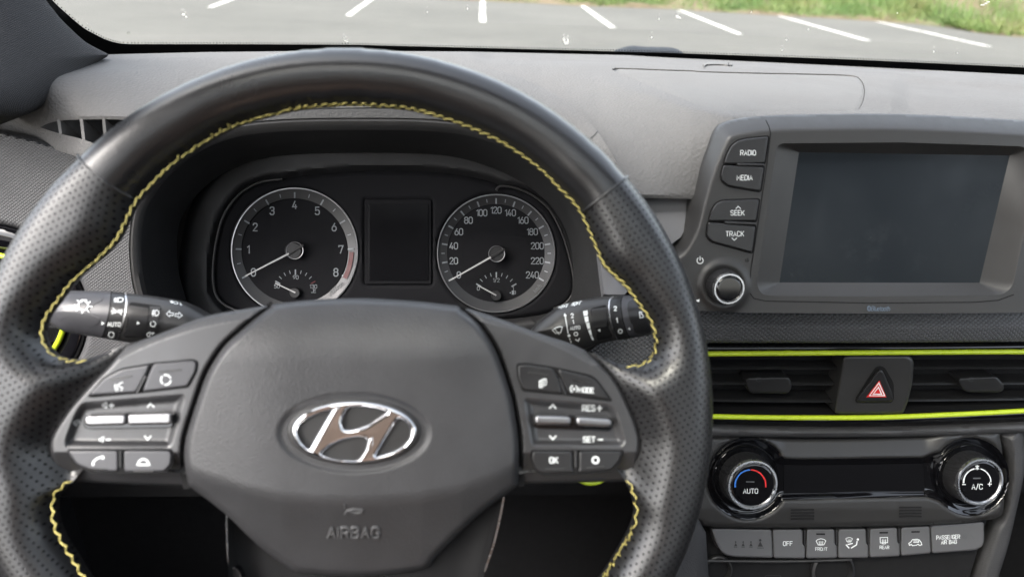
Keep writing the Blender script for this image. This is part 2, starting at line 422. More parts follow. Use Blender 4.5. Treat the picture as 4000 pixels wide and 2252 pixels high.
def simple(name, col, rough, metal=0.0, spec=.5, wear=.06, coat=0):
    m = NT(name); m.set(**{'Base Color': col, 'Metallic': metal, 'Specular IOR Level': spec})
    f = m.noise(90, 4, .6)
    m.set(Roughness=m.ramp(f, [(.3, max(rough-wear, .02)), (.7, rough+wear)]))
    if coat: m.set(**{'Coat Weight': coat, 'Coat Roughness': .04})
    return m.m
def grained(name, col, rough, cell, depth, spec=.5, warp=.4, dust=0.0, var=1.0):
    """moulded leather-like grain: cells of about `cell` metres"""
    m = NT(name); m.set(**{'Specular IOR Level': spec})
    co = m.obj(); v = m.n('TexVoronoi', feature='SMOOTH_F1'); v.inputs['Scale'].default_value = 1/cell; v.inputs['Smoothness'].default_value = .6
    wv = m.n('TexNoise'); wv.inputs['Scale'].default_value = .35/cell; m.l(co, wv.inputs['Vector'])
    ad = m.n('VectorMath', operation='MULTIPLY_ADD'); m.l(wv.outputs['Color'], ad.inputs[0]); ad.inputs[1].default_value = (warp*cell*3,)*3; m.l(co, ad.inputs[2])
    m.l(ad.outputs[0], v.inputs['Vector'])
    h = m.math('ADD', v.outputs['Distance'], m.math('MULTIPLY', m.noise(2.2/cell, 2), .35))
    m.nrm(m.bump(h, depth)); f = m.noise(14, 4, .6)
    m.set(Roughness=m.ramp(f, [(.3, rough-.05), (.7, rough+.06)]))
    b = A(col); m.set(**{'Base Color': m.ramp(m.noise(25, 5, .65), [(.3, tuple(b*(1-.12*var))), (.75, tuple(b*(1+.15*var)+dust))])})
    return m.m
def perforated():
    m = NT('perforated black leather'); d = m.lattice(4.5, 3.7, 12)
    hole = m.math('LESS_THAN', d, .47); soft = m.ramp(m.math('DIVIDE', d, 1.2), [(.25, 0), (.75, 1)])
    m.set(**{'Base Color': m.ramp(hole, [(.4, (.010, .010, .011)), (.6, (.002, .002, .002))]), 'Specular IOR Level': m.ramp(hole, [(.4, .65), (.6, .03)])})
    n0 = m.bump(soft, .00007, .9); m.nrm(m.bump(m.noise(1300, 2), .00006, .6, n0))
    m.set(Roughness=m.ramp(m.noise(18, 4, .6), [(.3, .30), (.7, .42)]))
    return m.m
def hexed(name, col, sx, sy, depth, rough=.42):
    m = NT(name); d = m.lattice(sx, sy); h = m.ramp(m.math('DIVIDE', d, sx*.62), [(.30, 1), (.56, 0)])
    t = m.n('SeparateXYZ'); m.l(m.uv(), t.inputs[0])
    m.nrm(m.bump(h, depth)); m.set(**{'Base Color': m.ramp(h, [(0, tuple(A(col)*.6)), (1, tuple(col))]), 'Roughness': rough, 'Specular IOR Level': .5})
    return m.m
def fabric():
    m = NT('woven pillar cloth'); d = m.lattice(1.9, 1.7, 28); h = m.ramp(m.math('DIVIDE', d, 1.05), [(.2, 1), (.95, 0)])
    m.nrm(m.bump(h, .0005)); m.set(**{'Base Color': m.ramp(h, [(0, (.012, .012, .013)), (1, (.066, .066, .069))]), 'Roughness': .9, 'Specular IOR Level': .1})
    return m.m
M = {}
M['leather'] = grained('smooth black leather', (.010, .010, .011), .30, .0011, .00005, .7)
M['perf'] = perforated()
M['pad'] = grained('grained airbag cover', (.032, .032, .034), .42, .0009, .00014, .5, warp=.2, dust=.006)
M['pad_gloss'] = simple('raised cover lettering', (.07, .07, .072), .36)
M['trim_grain'] = grained('grained spoke edge', (.05, .05, .052), .5, .0013, .00022, .5)
M['dash'] = grained('soft grained dashboard', (.106, .1035, .102), .70, .0022, .00042, .32, dust=.002, var=.3)
M['dash_smooth'] = simple('smooth dash plastic', (.12, .12, .125), .5, wear=.05)
M['lid'] = grained('speaker lid', (.112, .11, .108), .72, .0016, .00025, .32, dust=.002, var=.3)
M['satin'] = simple('satin charcoal plastic', (.027, .0265, .0265), .40)
M['panel'] = simple('spoke control panel plastic', (.030, .030, .032), .36, spec=.75)
M['switch'] = simple('grey switch plastic', (.078, .078, .081), .42)
M['slat'] = simple('vent slat plastic', (.010, .010, .0105), .34, spec=.5)
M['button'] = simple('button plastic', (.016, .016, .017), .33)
M['button_lit'] = simple('lit button plastic', (.05, .05, .055), .36)  # paler copy of the button plastic, daylight painted into its colour
M['dark'] = simple('matt black plastic', (.010, .010, .011), .55)
M['hood_inner'] = grained('binnacle lining', (.022, .022, .023), .6, .0015, .0001, .4)
M['void'] = simple('unlit black lining', (.007, .007, .0075), .8, spec=.2)
M['piano'] = simple('piano black', (.004, .004, .005), .05, spec=.6, wear=.02)
M['chrome'] = simple('chrome', (.82, .82, .84), .07, 1.0, wear=.03)
M['silver'] = simple('satin silver', (.66, .66, .67), .28, 1.0)
M['dimneedle'] = simple('pale needle', (.36, .36, .36), .5)
M['dimsilver'] = simple('dull silver', (.30, .30, .31), .35, .8)
M['toggle'] = simple('brushed toggle metal', (.30, .30, .31), .36, 1.0)
M['lime'] = simple('lime accent', (.47, .60, .025), .30, spec=.5, coat=.3)
M['thread'] = simple('yellow thread', (.56, .48, .15), .7)
M['print'] = simple('white print', (.74, .77, .77), .5)
M['dimprint'] = simple('grey dial print', (.21, .225, .24), .5)
M['faintprint'] = simple('faint print', (.065, .068, .072), .5)
M['redprint'] = simple('red print', (.62, .02, .02), .45)
M['dimred'] = simple('dark red dial print', (.075, .006, .008), .5)
M['blueprint'] = simple('blue print', (.03, .16, .55), .45)
M['bluegrey'] = simple('blue grey print', (.10, .13, .17), .5)
M['dial'] = simple('dial face', (.0125, .0125, .014), .7, spec=.05)
M['dialring'] = simple('dial ring', (.04, .04, .042), .36, .4)
M['lip'] = grained('dark grained lip', (.035, .035, .036), .55, .0016, .00025, .4)
M['hex'] = hexed('honeycomb fascia', (.095, .097, .101), 4.6, 3.5, .0006)
M['hexfine'] = hexed('fine dotted fascia', (.05, .05, .052), 3.1, 2.4, .00025, .5)
M['knurl'] = hexed('knurled knob', (.03, .03, .032), 1.5, 1.5, .0004, .35)
M['cloth'] = fabric()
M['liner'] = simple('light headliner', (.42, .41, .40), .9, spec=.1)
M['carpet'] = simple('black carpet', (.008, .008, .008), .95, spec=.1)
M['blue'] = simple('blue cord', (.03, .22, .5), .4)
def screen():
    m = NT('switched-off screen'); f = m.noise(30, 6, .7); k = m.noise(9, 3, .5)
    sm_ = m.math('MULTIPLY', m.ramp(f, [(.52, 0), (.72, 1)]), m.ramp(k, [(.45, 0), (.65, 1)]))
    m.set(**{'Base Color': m.ramp(sm_, [(0, (.0125, .0160, .0200)), (1, (.025, .029, .033))]), 'Roughness': m.ramp(f, [(.35, .14), (.7, .30)]), 'Specular IOR Level': .12}); return m.m
M['screen'] = screen()
M['lcd'] = simple('dark display glass', (.006, .006, .007), .16, spec=.12, wear=.05)
def glass():
    m = NT('windscreen glass'); t = m.t; t.nodes.remove(m.b)
    tr = m.n('BsdfTransparent'); tr.inputs[0].default_value = (.93, .935, .90, 1); gl = m.n('BsdfGlossy'); gl.inputs['Roughness'].default_value = .02
    fr = m.n('Fresnel'); fr.inputs[0].default_value = 1.45; mx = m.n('MixShader'); out = t.nodes['Material Output']
    m.l(m.math('MULTIPLY', fr.outputs[0], .55), mx.inputs[0]); m.l(tr.outputs[0], mx.inputs[1]); m.l(gl.outputs[0], mx.inputs[2]); m.l(mx.outputs[0], out.inputs[0]); return m.m
M['glass'] = glass()
M['frit'] = simple('black glass border', (.006, .007, .008), .35)
def speck():
    m = NT('dried speck'); tl = m.n('BsdfTranslucent'); tl.inputs[0].default_value = (.22, .22, .205, 1); df = m.n('BsdfDiffuse'); df.inputs[0].default_value = (.85, .85, .8, 1)
    ad = m.n('AddShader'); m.l(tl.outputs[0], ad.inputs[0]); m.l(df.outputs[0], ad.inputs[1]); m.l(ad.outputs[0], m.t.nodes['Material Output'].inputs[0]); return m.m
M['speck'] = speck()
M['wiper'] = simple('weathered wiper plastic', (.018, .021, .026), .7, spec=.25)
def asphalt():
    m = NT('worn pale asphalt'); co = m.obj()
    a = m.noise(.35, 5, .6, co); b = m.noise(60, 3, .7, co); c = m.noise(3.0, 6, .7, co)
    f = m.math('ADD', m.math('MULTIPLY', a, .5), m.math('ADD', m.math('MULTIPLY', b, .25), m.math('MULTIPLY', c, .25)))
    m.set(**{'Base Color': m.ramp(f, [(.34, (.060, .0593, .0525)), (.66, (.102, .0995, .089))]), 'Roughness': .88}); m.nrm(m.bump(b, .006)); return m.m
M['asphalt'] = asphalt()
def worn():
    m = NT('worn road paint'); f = m.noise(7, 6, .75)
    m.set(**{'Base Color': m.ramp(f, [(.40, (.11, .11, .10)), (.50, (.56, .56, .52))]), 'Roughness': .8}); return m.m
M['paint'] = worn()
def soil():
    m = NT('dry verge soil'); f = m.noise(1.2, 6, .7)
    m.set(**{'Base Color': m.ramp(f, [(.3, (.105, .066, .045)), (.5, (.12, .095, .055)), (.72, (.06, .075, .027))]), 'Roughness': .95}); return m.m
M['soil'] = soil()
def grassmat():
    m = NT('grass blades'); f = m.noise(.55, 5, .7)
    m.set(**{'Base Color': m.ramp(f, [(.30, (.17, .14, .06)), (.43, (.105, .145, .036)), (.66, (.055, .115, .02))]), 'Roughness': .6, 'Subsurface Weight': 0.0}); return m.m
M['grass'] = grassmat()
M['steel'] = simple('galvanised steel', (.45, .47, .48), .5, .6)
M['seat'] = grained('warm reflector seat cover', (.42, .29, .215), .8, .002, .0003, .2)  # brown made up to give wheel and emblem warm reflections

# ------------------------------------------------------------------ outside: asphalt, bay lines, verge
ZG = -1.27
def gxy(u, v, z=ZG): r = ray(u, v); return r*(z/r[2])
def sheet(name, pts, z, mat, kind=None, parent=None):
    V = [[p[0], p[1], z] for p in pts]; o = mk(name, V, [list(range(len(V)))], mat, parent, smooth=False)
    if kind: o['kind'] = kind
    return o
ground = sheet('parking_lot', [(-400, -400), (400, -400), (400, 400), (-400, 400)], ZG, M['asphalt'], 'structure')
ground['label'] = 'pale worn asphalt of the car park outside the windscreen'
near = [(820,30), (1360,62), (1885,88), (2395,110), (2890,135), (3390,160), (3865,183)]
far = [(1010,-42), (1475,-20), (1885,0), (2265,17), (2640,35), (3015,55), (3390,77)]
for (a, b) in zip(near, far):
    p, q = gxy(*a)[:2], gxy(*b)[:2]; d = q-p; L = np.hypot(*d); d /= L; q = p+d*5.9; s = np.array([d[1], -d[0]])*.06
    n = 12; V, F = [], []
    for i in range(n+1):
        c = p+(q-p)*i/n
        for sg in (-1, 1): e = c+sg*s*(1+.10*rng.standard_normal()); V.append([e[0], e[1], ZG+.005])
    for i in range(n): F.append([2*i, 2*i+1, 2*i+3, 2*i+2])
    mk('parking_line', V, F, M['paint'], ground, smooth=False)
edge = [gxy(*p)[:2] for p in ((1840,2), (2300,25), (2600,36), (3035,62), (3415,84), (3700,108), (4000,148))]
e0 = A(edge[0]); sl = (A(edge[2])-e0); sl /= np.hypot(*sl)
edge = [e0-sl*60, e0-sl*25, e0-sl*10]+list(edge)+[edge[-1]+np.array([6, -4.]), edge[-1]+np.array([30, -22.])]
edge = spl(edge, False, 6); edge = edge+rng.normal(0, .06, edge.shape)
V, F = [], []
prof = [(0, .0), (.25, .05), (1.2, .12), (3, .35), (6, .9), (14, 2.0), (40, 4.0)]
for i, p in enumerate(edge):
    for (o, h) in prof: V.append([p[0]+.12*o, p[1]+o, ZG+.004+h+(.03*rng.standard_normal() if o else 0)])
m_ = len(prof)
for i in range(len(edge)-1):
    for j in range(m_-1): F.append([i*m_+j, (i+1)*m_+j, (i+1)*m_+j+1, i*m_+j+1])
verge = mk('verge', V, F, M['soil']); verge['kind'] = 'structure'; verge['label'] = 'dry earth bank rising behind the parking bays'
V, F = [], []
N = 60000
ei = rng.uniform(0, len(edge)-1.001, N); i0 = ei.astype(int); fr = ei-i0
base = edge[i0]*(1-fr[:, None])+edge[i0+1]*fr[:, None]
off = rng.gamma(1.6, 1.5, N)+.12
off = np.where(rng.random(N) < .25, rng.uniform(.05, 1.0, N), off)
hz = np.interp(off, [a for a, b in prof], [b for a, b in prof])
hh = rng.uniform(.06, .22, N)*np.clip(.35+off*.5, .35, 1.3); th = rng.uniform(0, math.pi, N); wd = rng.uniform(.008, .022, N); ln = rng.normal(0, .08, (N, 2))
bx, by, bz = base[:, 0]+.12*off, base[:, 1]+off, ZG+hz-.01
keep = (np.abs(bx) < 26) & (np.sin(bx*1.7+1)*np.sin(by*1.3)+rng.normal(0, .5, N) > -.55*np.clip(off, .3, 2))
c, s = np.cos(th)*wd, np.sin(th)*wd
V = np.stack([np.stack([bx-c, by-s, bz], 1), np.stack([bx+c, by+s, bz], 1), np.stack([bx+ln[:, 0], by+ln[:, 1], bz+hh], 1)], 1)[keep].reshape(-1, 3)
F = np.arange(len(V)).reshape(-1, 3)
grass = mk('grass', V, F, M['grass'], smooth=False); tag(grass, 'rough green grass on the bank beyond the parking bays', 'grass', kind='stuff')
# a wire fence far up the bank: its post shows as a pale upright at the top edge
pf_ = gxy(3356, 30); fb = np.array([pf_[0], pf_[1]+1.2, ZG+.30])
fence = thing('wire_fence', 'pale steel wire fence standing on the grassy bank', 'fence', fb)
for i in (-3, -2, -1, 0, 1, 2, 3):
    q = fb+np.array([i*2.6, i*-.25, 0]); tube('post', [q, q+np.array([0, 0, 1.5])], .035, M['steel'], fence)
for hh_ in (.25, .6, .95, 1.3): tube('wire', [fb+np.array([-7.8, .75, hh_]), fb+np.array([7.8, -.75, hh_])], .006, M['steel'], fence, seg=5)

# ------------------------------------------------------------------ dashboard top: rows traced from windscreen to front lip
R0 = A([(-800,300), (-300,255), (424,217), (800,208), (1300,203), (1830,206), (2450,220), (2600,229), (3300,262), (4000,297), (4600,331), (5600,390)])
R1 = A([(-800,318), (-300,272), (424,232), (800,222), (1300,218), (1760,224), (1925,247), (2600,258), (3000,264), (3300,278), (3640,297), (3760,306), (4000,318), (4600,352), (5600,412)])
R2 = A([(-800,370), (-300,325), (326,288), (543,277), (815,262), (1300,256), (1843,264), (2115,266), (2332,304), (2550,375), (2700,420), (2861,452), (3100,448), (3500,448), (4000,470), (4600,510), (5600,580)])
R3 = A([(-800,470), (-300,480), (0,516), (136,549), (326,609), (500,655), (700,690), (1300,740), (2300,757), (2700,757), (2720,757), (3000,757), (3500,757), (4000,790), (4600,830), (5600,900)])
ZR = (-.100, -.0985, -.0998, -.150)
def sm(x, a, b): t = np.clip((A(x)-a)/(b-a), 0, 1); return t*t*(3-2*t)
def dash_z(u, v):
    a, b, c, d = (np.interp(u, R[:, 0], R[:, 1]) for R in (R0, R1, R2, R3))
    z = np.where(v < b, ZR[0]+(ZR[1]-ZR[0])*np.clip((v-a)/(b-a), -1, 1), 0)
    t = np.clip((v-b)/(c-b), 0, 1); z12 = ZR[1]+(ZR[2]-ZR[1])*t**1.5
    t2 = np.clip((v-c)/(d-c), 0, 1.3); z23 = ZR[2]+(ZR[3]-ZR[2])*t2**1.12
    z = np.where(v >= b, np.where(v < c, z12, z23), z)
    # defroster trough between windscreen and ridge
    tr = sm(u, 1830, 1930)*(1-sm(u, 3620, 3720))
    z = z - tr*.0042*(1-sm(v, b-15, b+2))
    # shallow hollow on the passenger side
    z = z - .0028*sm(u, 3470, 3560)*sm(v, b+8, b+40)
    z = z - .0035*sm(u, 2760, 3000)*sm(v, c-90, c+2)
    return z
def dash_f(u, v):
    r = ray(u, v); return r*(dash_z(u, v)/r[..., 2])[..., None]
DASH = Func(dash_f, np.array([0, -.15, 1.0]))
dashboard = thing('dashboard', 'grey grained dashboard spanning the cabin below the windscreen', 'dashboard', (.31, .6, -.75))
vent_poly = spl(P('A', '270,905 300,882 360,858 450,842 600,836 760,834 940,840 1010,850 1010,1140 820,1085 680,1032 590,1000 430,960 330,930'), True, 4)
lid_poly = spl(P('0', '2392,269 2440,268 2600,274 2700,277 2760,281 3000,287 3160,290 3323,296 3361,312 3376,345 3374,380 3361,414 3334,430 3200,435 3067,436 2950,434 2861,429 2736,408 2600,356 2500,317 2420,283'), True, 4)
gap = inset(lid_poly, -2.2)
top_poly = np.vstack([R0-[0, 4], P('0', '5600,660 4600,560 4000,484 3524,459 3143,460 3000,465 2932,473 2856,491 2818,519 2786,580 2754,660 2718,785 2712,765'), P('0', '2440,757 2400,640 2300,500 2150,400 1980,320 1600,285 1300,298 1000,345 800,420 650,520 560,640'), R3[R3[:, 0] < 510][::-1]])
patch('dash_cover', DASH, [top_poly, vent_poly, gap], 10, M['dash'], dashboard, skirt=.0025, ang=40)
patch('speaker_lid', DASH, [lid_poly], 8, M['lid'], dashboard, skirt=.0015, hD=lambda d, u, v: -.0007*np.clip(1-d/7, 0, 1)**2)
patch('lid_gap', Func(lambda u, v: dash_f(u, v)+np.array([0, 0, -.0014])), [inset(lid_poly, -5)], 12, M['lip'], dashboard)
tb = spl(P('C', '255,487 285,462 320,455 450,457 475,468 490,490'), False, 4); tb = np.vstack([tb, tb[::-1]+[0, 9]])
patch('clip_cover', Func(lambda u, v: dash_f(u, v)+np.array([0, 0, .0015])), [tb], 4, M['lid'], dashboard, skirt=.008)
# demister outlet by the pillar: a pocket with upright vanes
vp = Plane(330, 500, .60, 60)
patch('outlet_pocket', Func(lambda u, v: dash_f(u, v)*1.10), [inset(vent_poly, -22)], 14, M['void'], dashboard)
for s_ in ('418,848 435,965 445,940 540,975', '582,845 600,1005 610,985 720,1030', '742,845 762,1055 770,1030 900,1090'):
    t_, b_, i_, k_ = P('A', s_)
    p0, p1 = dash_f(*t_), dash_f(*b_); dp = np.array([.004, .012, -.028]); n_ = 6; V = []
    for q in np.linspace(0, 1, n_):
        c_ = p0*(1-q)+p1*q+np.array([0, 0, -.001]); V += [c_+[-.0011, 0, 0], c_+[.0011, 0, 0], c_+dp+[.016, 0, 0], c_+dp+[.0138, 0, 0]]
    F = [[4*i+j, 4*i+(j+1) % 4, 4*i+4+(j+1) % 4, 4*i+4+j] for i in range(n_-1) for j in range(4)]+[[0,1,2,3], [4*n_-4, 4*n_-1, 4*n_-2, 4*n_-3]]
    mk('vane', V, F, M['satin'], dashboard, ang=30)

# front of the dash
FAL = Plane(326, 609, .553, 12); FAR = Plane(3400, 1280, .505, 22)
left_poly = np.vstack([R3[:6]-[0, 7], P('0', '575,760 541,868 535,1004 545,1100 560,1150 605,1300 640,1500 640,1700 -800,1700')])
vent_l = ell(-80, 1240, 428, 372, 72)
patch('fascia', FAL, [left_poly, vent_l], 10, M['hexfine'], dashboard, skirt=.01, hD=lambda d, u, v: -.004*np.clip(1-d/14, 0, 1)**2)
right_poly = spl(P('0', '2250,1450 2300,1300 2440,1180 2600,1195 2736,1207 2926,1215 3415,1219 4000,1216 4600,1216'), False, 4)
patch('fascia', FAR, [np.vstack([right_poly, P('0', '4600,1336 4000,1333 3415,1338 2768,1338 2560,1440 2450,1490 2300,1500')])], 9, M['hex'], dashboard, skirt=.02,
      hD=lambda d, u, v: .006*np.sqrt(np.clip(d/60, 0, 1))-.006)
slope = Plane(2600, 757, .483, 40)
patch('side_panel', slope, [P('0', '2330,757 2712,757 2706,790 2684,875 2660,925 2626,950 2560,1010 2440,1150 2360,1150 2330,900')], 10, M['dash_smooth'], dashboard, skirt=.01)
box('knee_panel', -.44, 1.06, .64, .66, -.80, -.20, M['void'], dashboard)
box('underside', -.44, 1.06, .56, .66, -.50, -.44, M['void'], dashboard)
for o_ in dashboard.children:
    if o_.name.startswith('dash_cover'): o_['label'] = 'light grey grained top of the dashboard'

# ------------------------------------------------------------------ binnacle hood
binn = thing('instrument_hood', 'dark arched hood around the dials behind the steering wheel', 'hood', (-.06, .53, -.30))
BO = spl(P('0', '505,1004 511,868 540,775 620,660 740,560 900,492 1100,466 1400,460 1700,466 1900,500 2100,585 2240,690 2330,810 2380,950 2392,1080 2385,1200 2340,1340 2100,1430 1400,1450 800,1430 600,1330 527,1150'), True, 5)
lipP = Plane(1400, 900, .505, 14); CL = Plane(1545, 985, .572, 21)
def ringloft(name, curves, mat, parent, ang=50):
    V = np.vstack(curves); n = len(curves[0]); F = []
    for r in range(len(curves)-1):
        for i in range(n): j = (i+1) % n; F.append([r*n+i, r*n+j, (r+1)*n+j, (r+1)*n+i])
    return mk(name, V, F, mat, parent, uv=V[:, [0, 2]]*1000, ang=ang)
wl_ = 1-sm(BO[:, 1], 560, 760); od_ = BO-A([1450, 1000]); od_ /= np.hypot(*od_.T)[:, None]; BOo = BO+od_*46*wl_[:, None]; BOm = BO+od_*34*wl_[:, None]
ringloft('hood_lip', [lipP.P(*BOo.T, -.010), lipP.P(*BOm.T, .0), lipP.P(*BO.T, .0008)], M['lip'], binn, ang=60)
bi1, bi2, bi3 = inset(BO, 12), inset(BO, 30), inset(BO, 48)
ringloft('rim_edge', [lipP.P(BO[:, 0], BO[:, 1], -.012), lipP.P(BO[:, 0], BO[:, 1], -.001), lipP.P(bi1[:, 0], bi1[:, 1], .002), lipP.P(bi2[:, 0], bi2[:, 1], .001), lipP.P(bi3[:, 0], bi3[:, 1], -.003)], M['satin'], binn)
cin = A([870, 690]) ; BI = BO.copy()
BI[:, 0] = 1540+(BO[:, 0]-1540)*.82; BI[:, 1] = 985+(BO[:, 1]-985)*.74
ringloft('tunnel', [lipP.P(bi3[:, 0], bi3[:, 1], -.003), lipP.P(*(inset(BO, 75)).T, -.02), CL.P(BI[:, 0], BI[:, 1], .014), CL.P(BI[:, 0], BI[:, 1], -.01)], M['hood_inner'], binn)
HO = spl(P('0', '520,790 548,680 640,500 800,395 1000,320 1300,272 1600,257 1865,266 2007,293 2170,368 2268,440 2345,530 2412,640 2462,760 2480,900 2440,1100'), False, 5)
hood_poly = np.vstack([HO, BO[np.argsort(np.abs(BO[:, 1]-1080)+1e4*(BO[:, 0] < 1500))[0]][None], ])
hp = np.vstack([HO, inset(BO, 2)[::-1]]) ; 
hood_line_ = spl(P('0', '545,770 580,712 620,660 740,560 900,492 1100,466 1400,460 1700,466 1900,500 2100,585 2240,690 2330,810 2380,950 2392,1080'), False, 5)
hl_w = 1-sm(hood_line_[:, 1], 560, 760); od2 = hood_line_-A([1450, 1000]); od2 /= np.hypot(*od2.T)[:, None]; hl_o = hood_line_+od2*40
hood_line = hood_line_+(hl_o-hood_line_)*hl_w[:, None]
hp = np.vstack([HO, hood_line[::-1]])
def hood_f(u, v):
    q = np.stack([u.ravel(), v.ravel()], 1)
    def dl(line):
        b = np.full(len(q), 1e9)
        for a_, c_ in zip(line[:-1], line[1:]):
            ab = c_-a_; t = np.clip(((q-a_) @ ab)/(ab @ ab), 0, 1); b = np.minimum(b, np.hypot(*(q-a_-t[:, None]*ab).T))
        return b
    di, do = dl(hood_line), dl(HO); s = (di/(di+do+1e-6)).reshape(u.shape)
    pf0 = lipP.P(u, v, -.001); r = ray(u, v); y0 = pf0[..., 1]
    yk = dash_f(u, v)[..., 1]*.955; y = y0+(yk-y0)*np.clip(s, 0, 1)**.75
    return r*(y/r[..., 1])[..., None]
patch('brow', Func(hood_f), [hp], 12, M['dash'], binn, skirt=.0, ang=60)
mark('brow_seam', Func(hood_f), [P('B', '1900,950 1880,975 1850,1000 1830,1020')], 3.0, M['dark'], binn, lift=.0006)

# ------------------------------------------------------------------ windscreen
xb = ray(R0[:, 0], R0[:, 1]); xb = xb*(-.1/xb[:, 2])[:, None]+A([0, .062, 0]); yb_x = np.append(xb[:, 0], []); 
WK = -1.62
def yb(x):
    return np.interp(x, xb[:, 0], xb[:, 1])
pc = np.polyfit(xb[1:-1, 0], xb[1:-1, 1], 3)
def wind_f(u, v, off=0.0):
    r = ray(u, v); lo = np.full(np.shape(r[..., 0]), .2); hi = np.full(np.shape(r[..., 0]), 3.0)
    for _ in range(40):
        t = (lo+hi)/2; x, y, z = r[..., 0]*t, r[..., 1]*t, r[..., 2]*t
        f = y-(yb(x)+WK*(z+.1))-off
        lo = np.where(f < 0, t, lo); hi = np.where(f < 0, hi, t)
    return r*((lo+hi)/2)[..., None]
wind = thing('windscreen', 'large glass windscreen with a black border and dried specks', 'windscreen', (.31, .80, -.12))
xs = np.linspace(-.43, 1.05, 40); V, F = [], []
for i, x in enumerate(xs):
    for j, z in enumerate(np.linspace(-.14, .22, 14)): V.append([x, yb(x)+WK*(z+.1)-.06*(j/13)*(1-j/13)*0, z])
for i in range(39):
    for j in range(13): F.append([i*14+j, (i+1)*14+j, (i+1)*14+j+1, i*14+j+1])
mk('pane', [[p[0], p[1]+.006, p[2]] for p in V], F, M['glass'], wind)
clear = spl(P('A', '330,-80 375,0 480,100 600,200 680,245 750,280 820,303 900,316 1100,318 1500,318 2000,319 2576,322'), False, 4)
clear = np.vstack([clear, P('0', '1500,178 1950,189 2600,206 3300,231 4000,263 4600,295')])
fr_poly = np.vstack([clear, P('0', '4600,345 4000,310 3300,274 2600,240 2450,231 1830,217 1300,214 800,219 424,228 300,180 180,60 120,-60')])
patch('black_border', Func(lambda u, v: wind_f(u, v, -.004)), [fr_poly], 6, M['frit'], wind)
V, F = [], []
for (a_, b_) in zip(clear[2:-1], clear[3:]):            # saw-tooth of fine dots along the border
    L = np.hypot(*(b_-a_)); n_ = max(int(L/11), 1); nn = np.array([(b_-a_)[1], -(b_-a_)[0]])/max(L, 1e-6)
    for i in range(n_):
        c_ = a_+(b_-a_)*(i+.5)/n_+nn*4.5; e_ = ell(c_[0], c_[1], 2.6, 2.6, 6); n0 = len(V)
        V += wind_f(e_[:, 0], e_[:, 1], -.004).tolist(); F.append(list(range(n0, n0+6)))
o_ = mk('border_dots', V, F, M['frit'], wind, smooth=False); o_['kind'] = 'stuff'
for (u, v, a_, b_) in ((716,58,9,7), (727,66,7,5), (1345,150,5,4), (1352,160,9,6), (2205,155,8,10), (2212,166,12,11), (2218,158,5,11), (2645,64,8,7), (2654,70,10,6), (3838,20,14,4), (3850,14,12,4),
                       (3860,8,9,3), (1670,48,4,3), (1826,36,4,6), (3072,156,5,3), (3055,195,4,4), (2545,147,5,4), (2935,47,3,5), (3158,115,3,5), (3740,208,3,4), (3505,52,3,3), (345,108,4,4), (3648,203,3,5), (2575,75,3,4)):
    p_ = ell(u, v, a_*.7, b_*.7, 11); p_ = p_+rng.normal(0, .22*min(a_, b_), p_.shape)
    mark('speck', Func(lambda u, v: wind_f(u, v, .001)), [], 1, M['speck'], wind, lift=0, fills=[p_])
dr = Plane(504, 131, .66, 55); lathe('water_drop', dr, 504, 131, [(8, 0), (7, .0008), (4, .0015), (0.1, .0018)], M['glass'], wind, seg=14, asp=.8)

# windscreen wiper pivot on the bonnet edge
wq = P('0', '2380,212 2405,196 2440,184 2470,179 2520,183 2560,184 2610,185 2645,192 2672,209 2690,225 2380,225')
wip = patch('windscreen_wiper', Plane(2530, 205, 1.06, 50), [spl(wq, True, 3)], 5, M['wiper'], None, hD=lambda d, u, v: .018*np.sqrt(np.clip(d/22, 0, 1)), skirt=.03)
tag(wip, 'dark rounded wiper arm end just outside the windscreen base', 'wiper')

# ------------------------------------------------------------------ car body round the cabin
body = thing('car_body', 'dark woven windscreen pillar and shell of the car around the cabin', 'car', (.31, 0, -1.05))
# windscreen pillar, cloth covered
pil = spl(P('0', '-190,-420 -20,-250 90,-130 179,0 212,42 245,82 326,158 380,190 424,215 400,232 360,258 321,293 290,330 261,359 190,405 109,446 54,459 0,462 -60,458 -130,430 -175,300 -215,100 -270,-60 -400,-250 -560,-420'), True, 4)
pa, pb, pcn = dash_f(A(424.), A(217.))*.955, dash_f(A(54.), A(458.))*.935, wind_f(A(179.), A(0.))*.96
nrm_ = np.cross(pb-pa, pcn-pa); nrm_ /= np.linalg.norm(nrm_); nrm_ = -nrm_ if nrm_[1] > 0 else nrm_
PP = Plane(300, 300, .6, 20); PP.o = pa; PP.n = nrm_; PP.ex = np.cross([0, 0, 1.0], -nrm_); PP.ex /= np.linalg.norm(PP.ex); PP.ey = np.cross(PP.n, PP.ex); PP.k = .72/FPX
def pil_h(d, u, v):
    x = u*.80+v*.60                     # across the pillar
    return .020*np.sqrt(np.maximum(1-(1-np.clip(d/150, 0, 1))**2, 0))-1.1e-7*np.clip(360-x, 0, 900)**2
patch('pillar_trim', PP, [pil], 8, M['cloth'], body, hD=pil_h, cap=170, skirt=.03)
XL, XR, BELT, RF = -.44, 1.06, -.27, .225
SX0, SX1, SY0, SY1 = -.26, .88, -.48, .14          # roof opening added to light the cabin from above, no glass roof known
for nm, z0, z1, mt, e in (('roof_lining', RF, RF+.03, 'liner', .03), ('roof_skin', RF+.031, RF+.05, 'dark', .05)):
    box(nm, XL-e, XR+e, SY1, .30, z0, z1, M[mt], body); box(nm, XL-e, XR+e, -1.9, SY0, z0, z1, M[mt], body)
    box(nm, XL-e, SX0, SY0+.0005, SY1-.0005, z0, z1, M[mt], body); box(nm, SX1, XR+e, SY0+.0005, SY1-.0005, z0, z1, M[mt], body)
box('added_roof_glass', SX0, SX1, SY0, SY1, RF+.052, RF+.056, M['glass'], body)
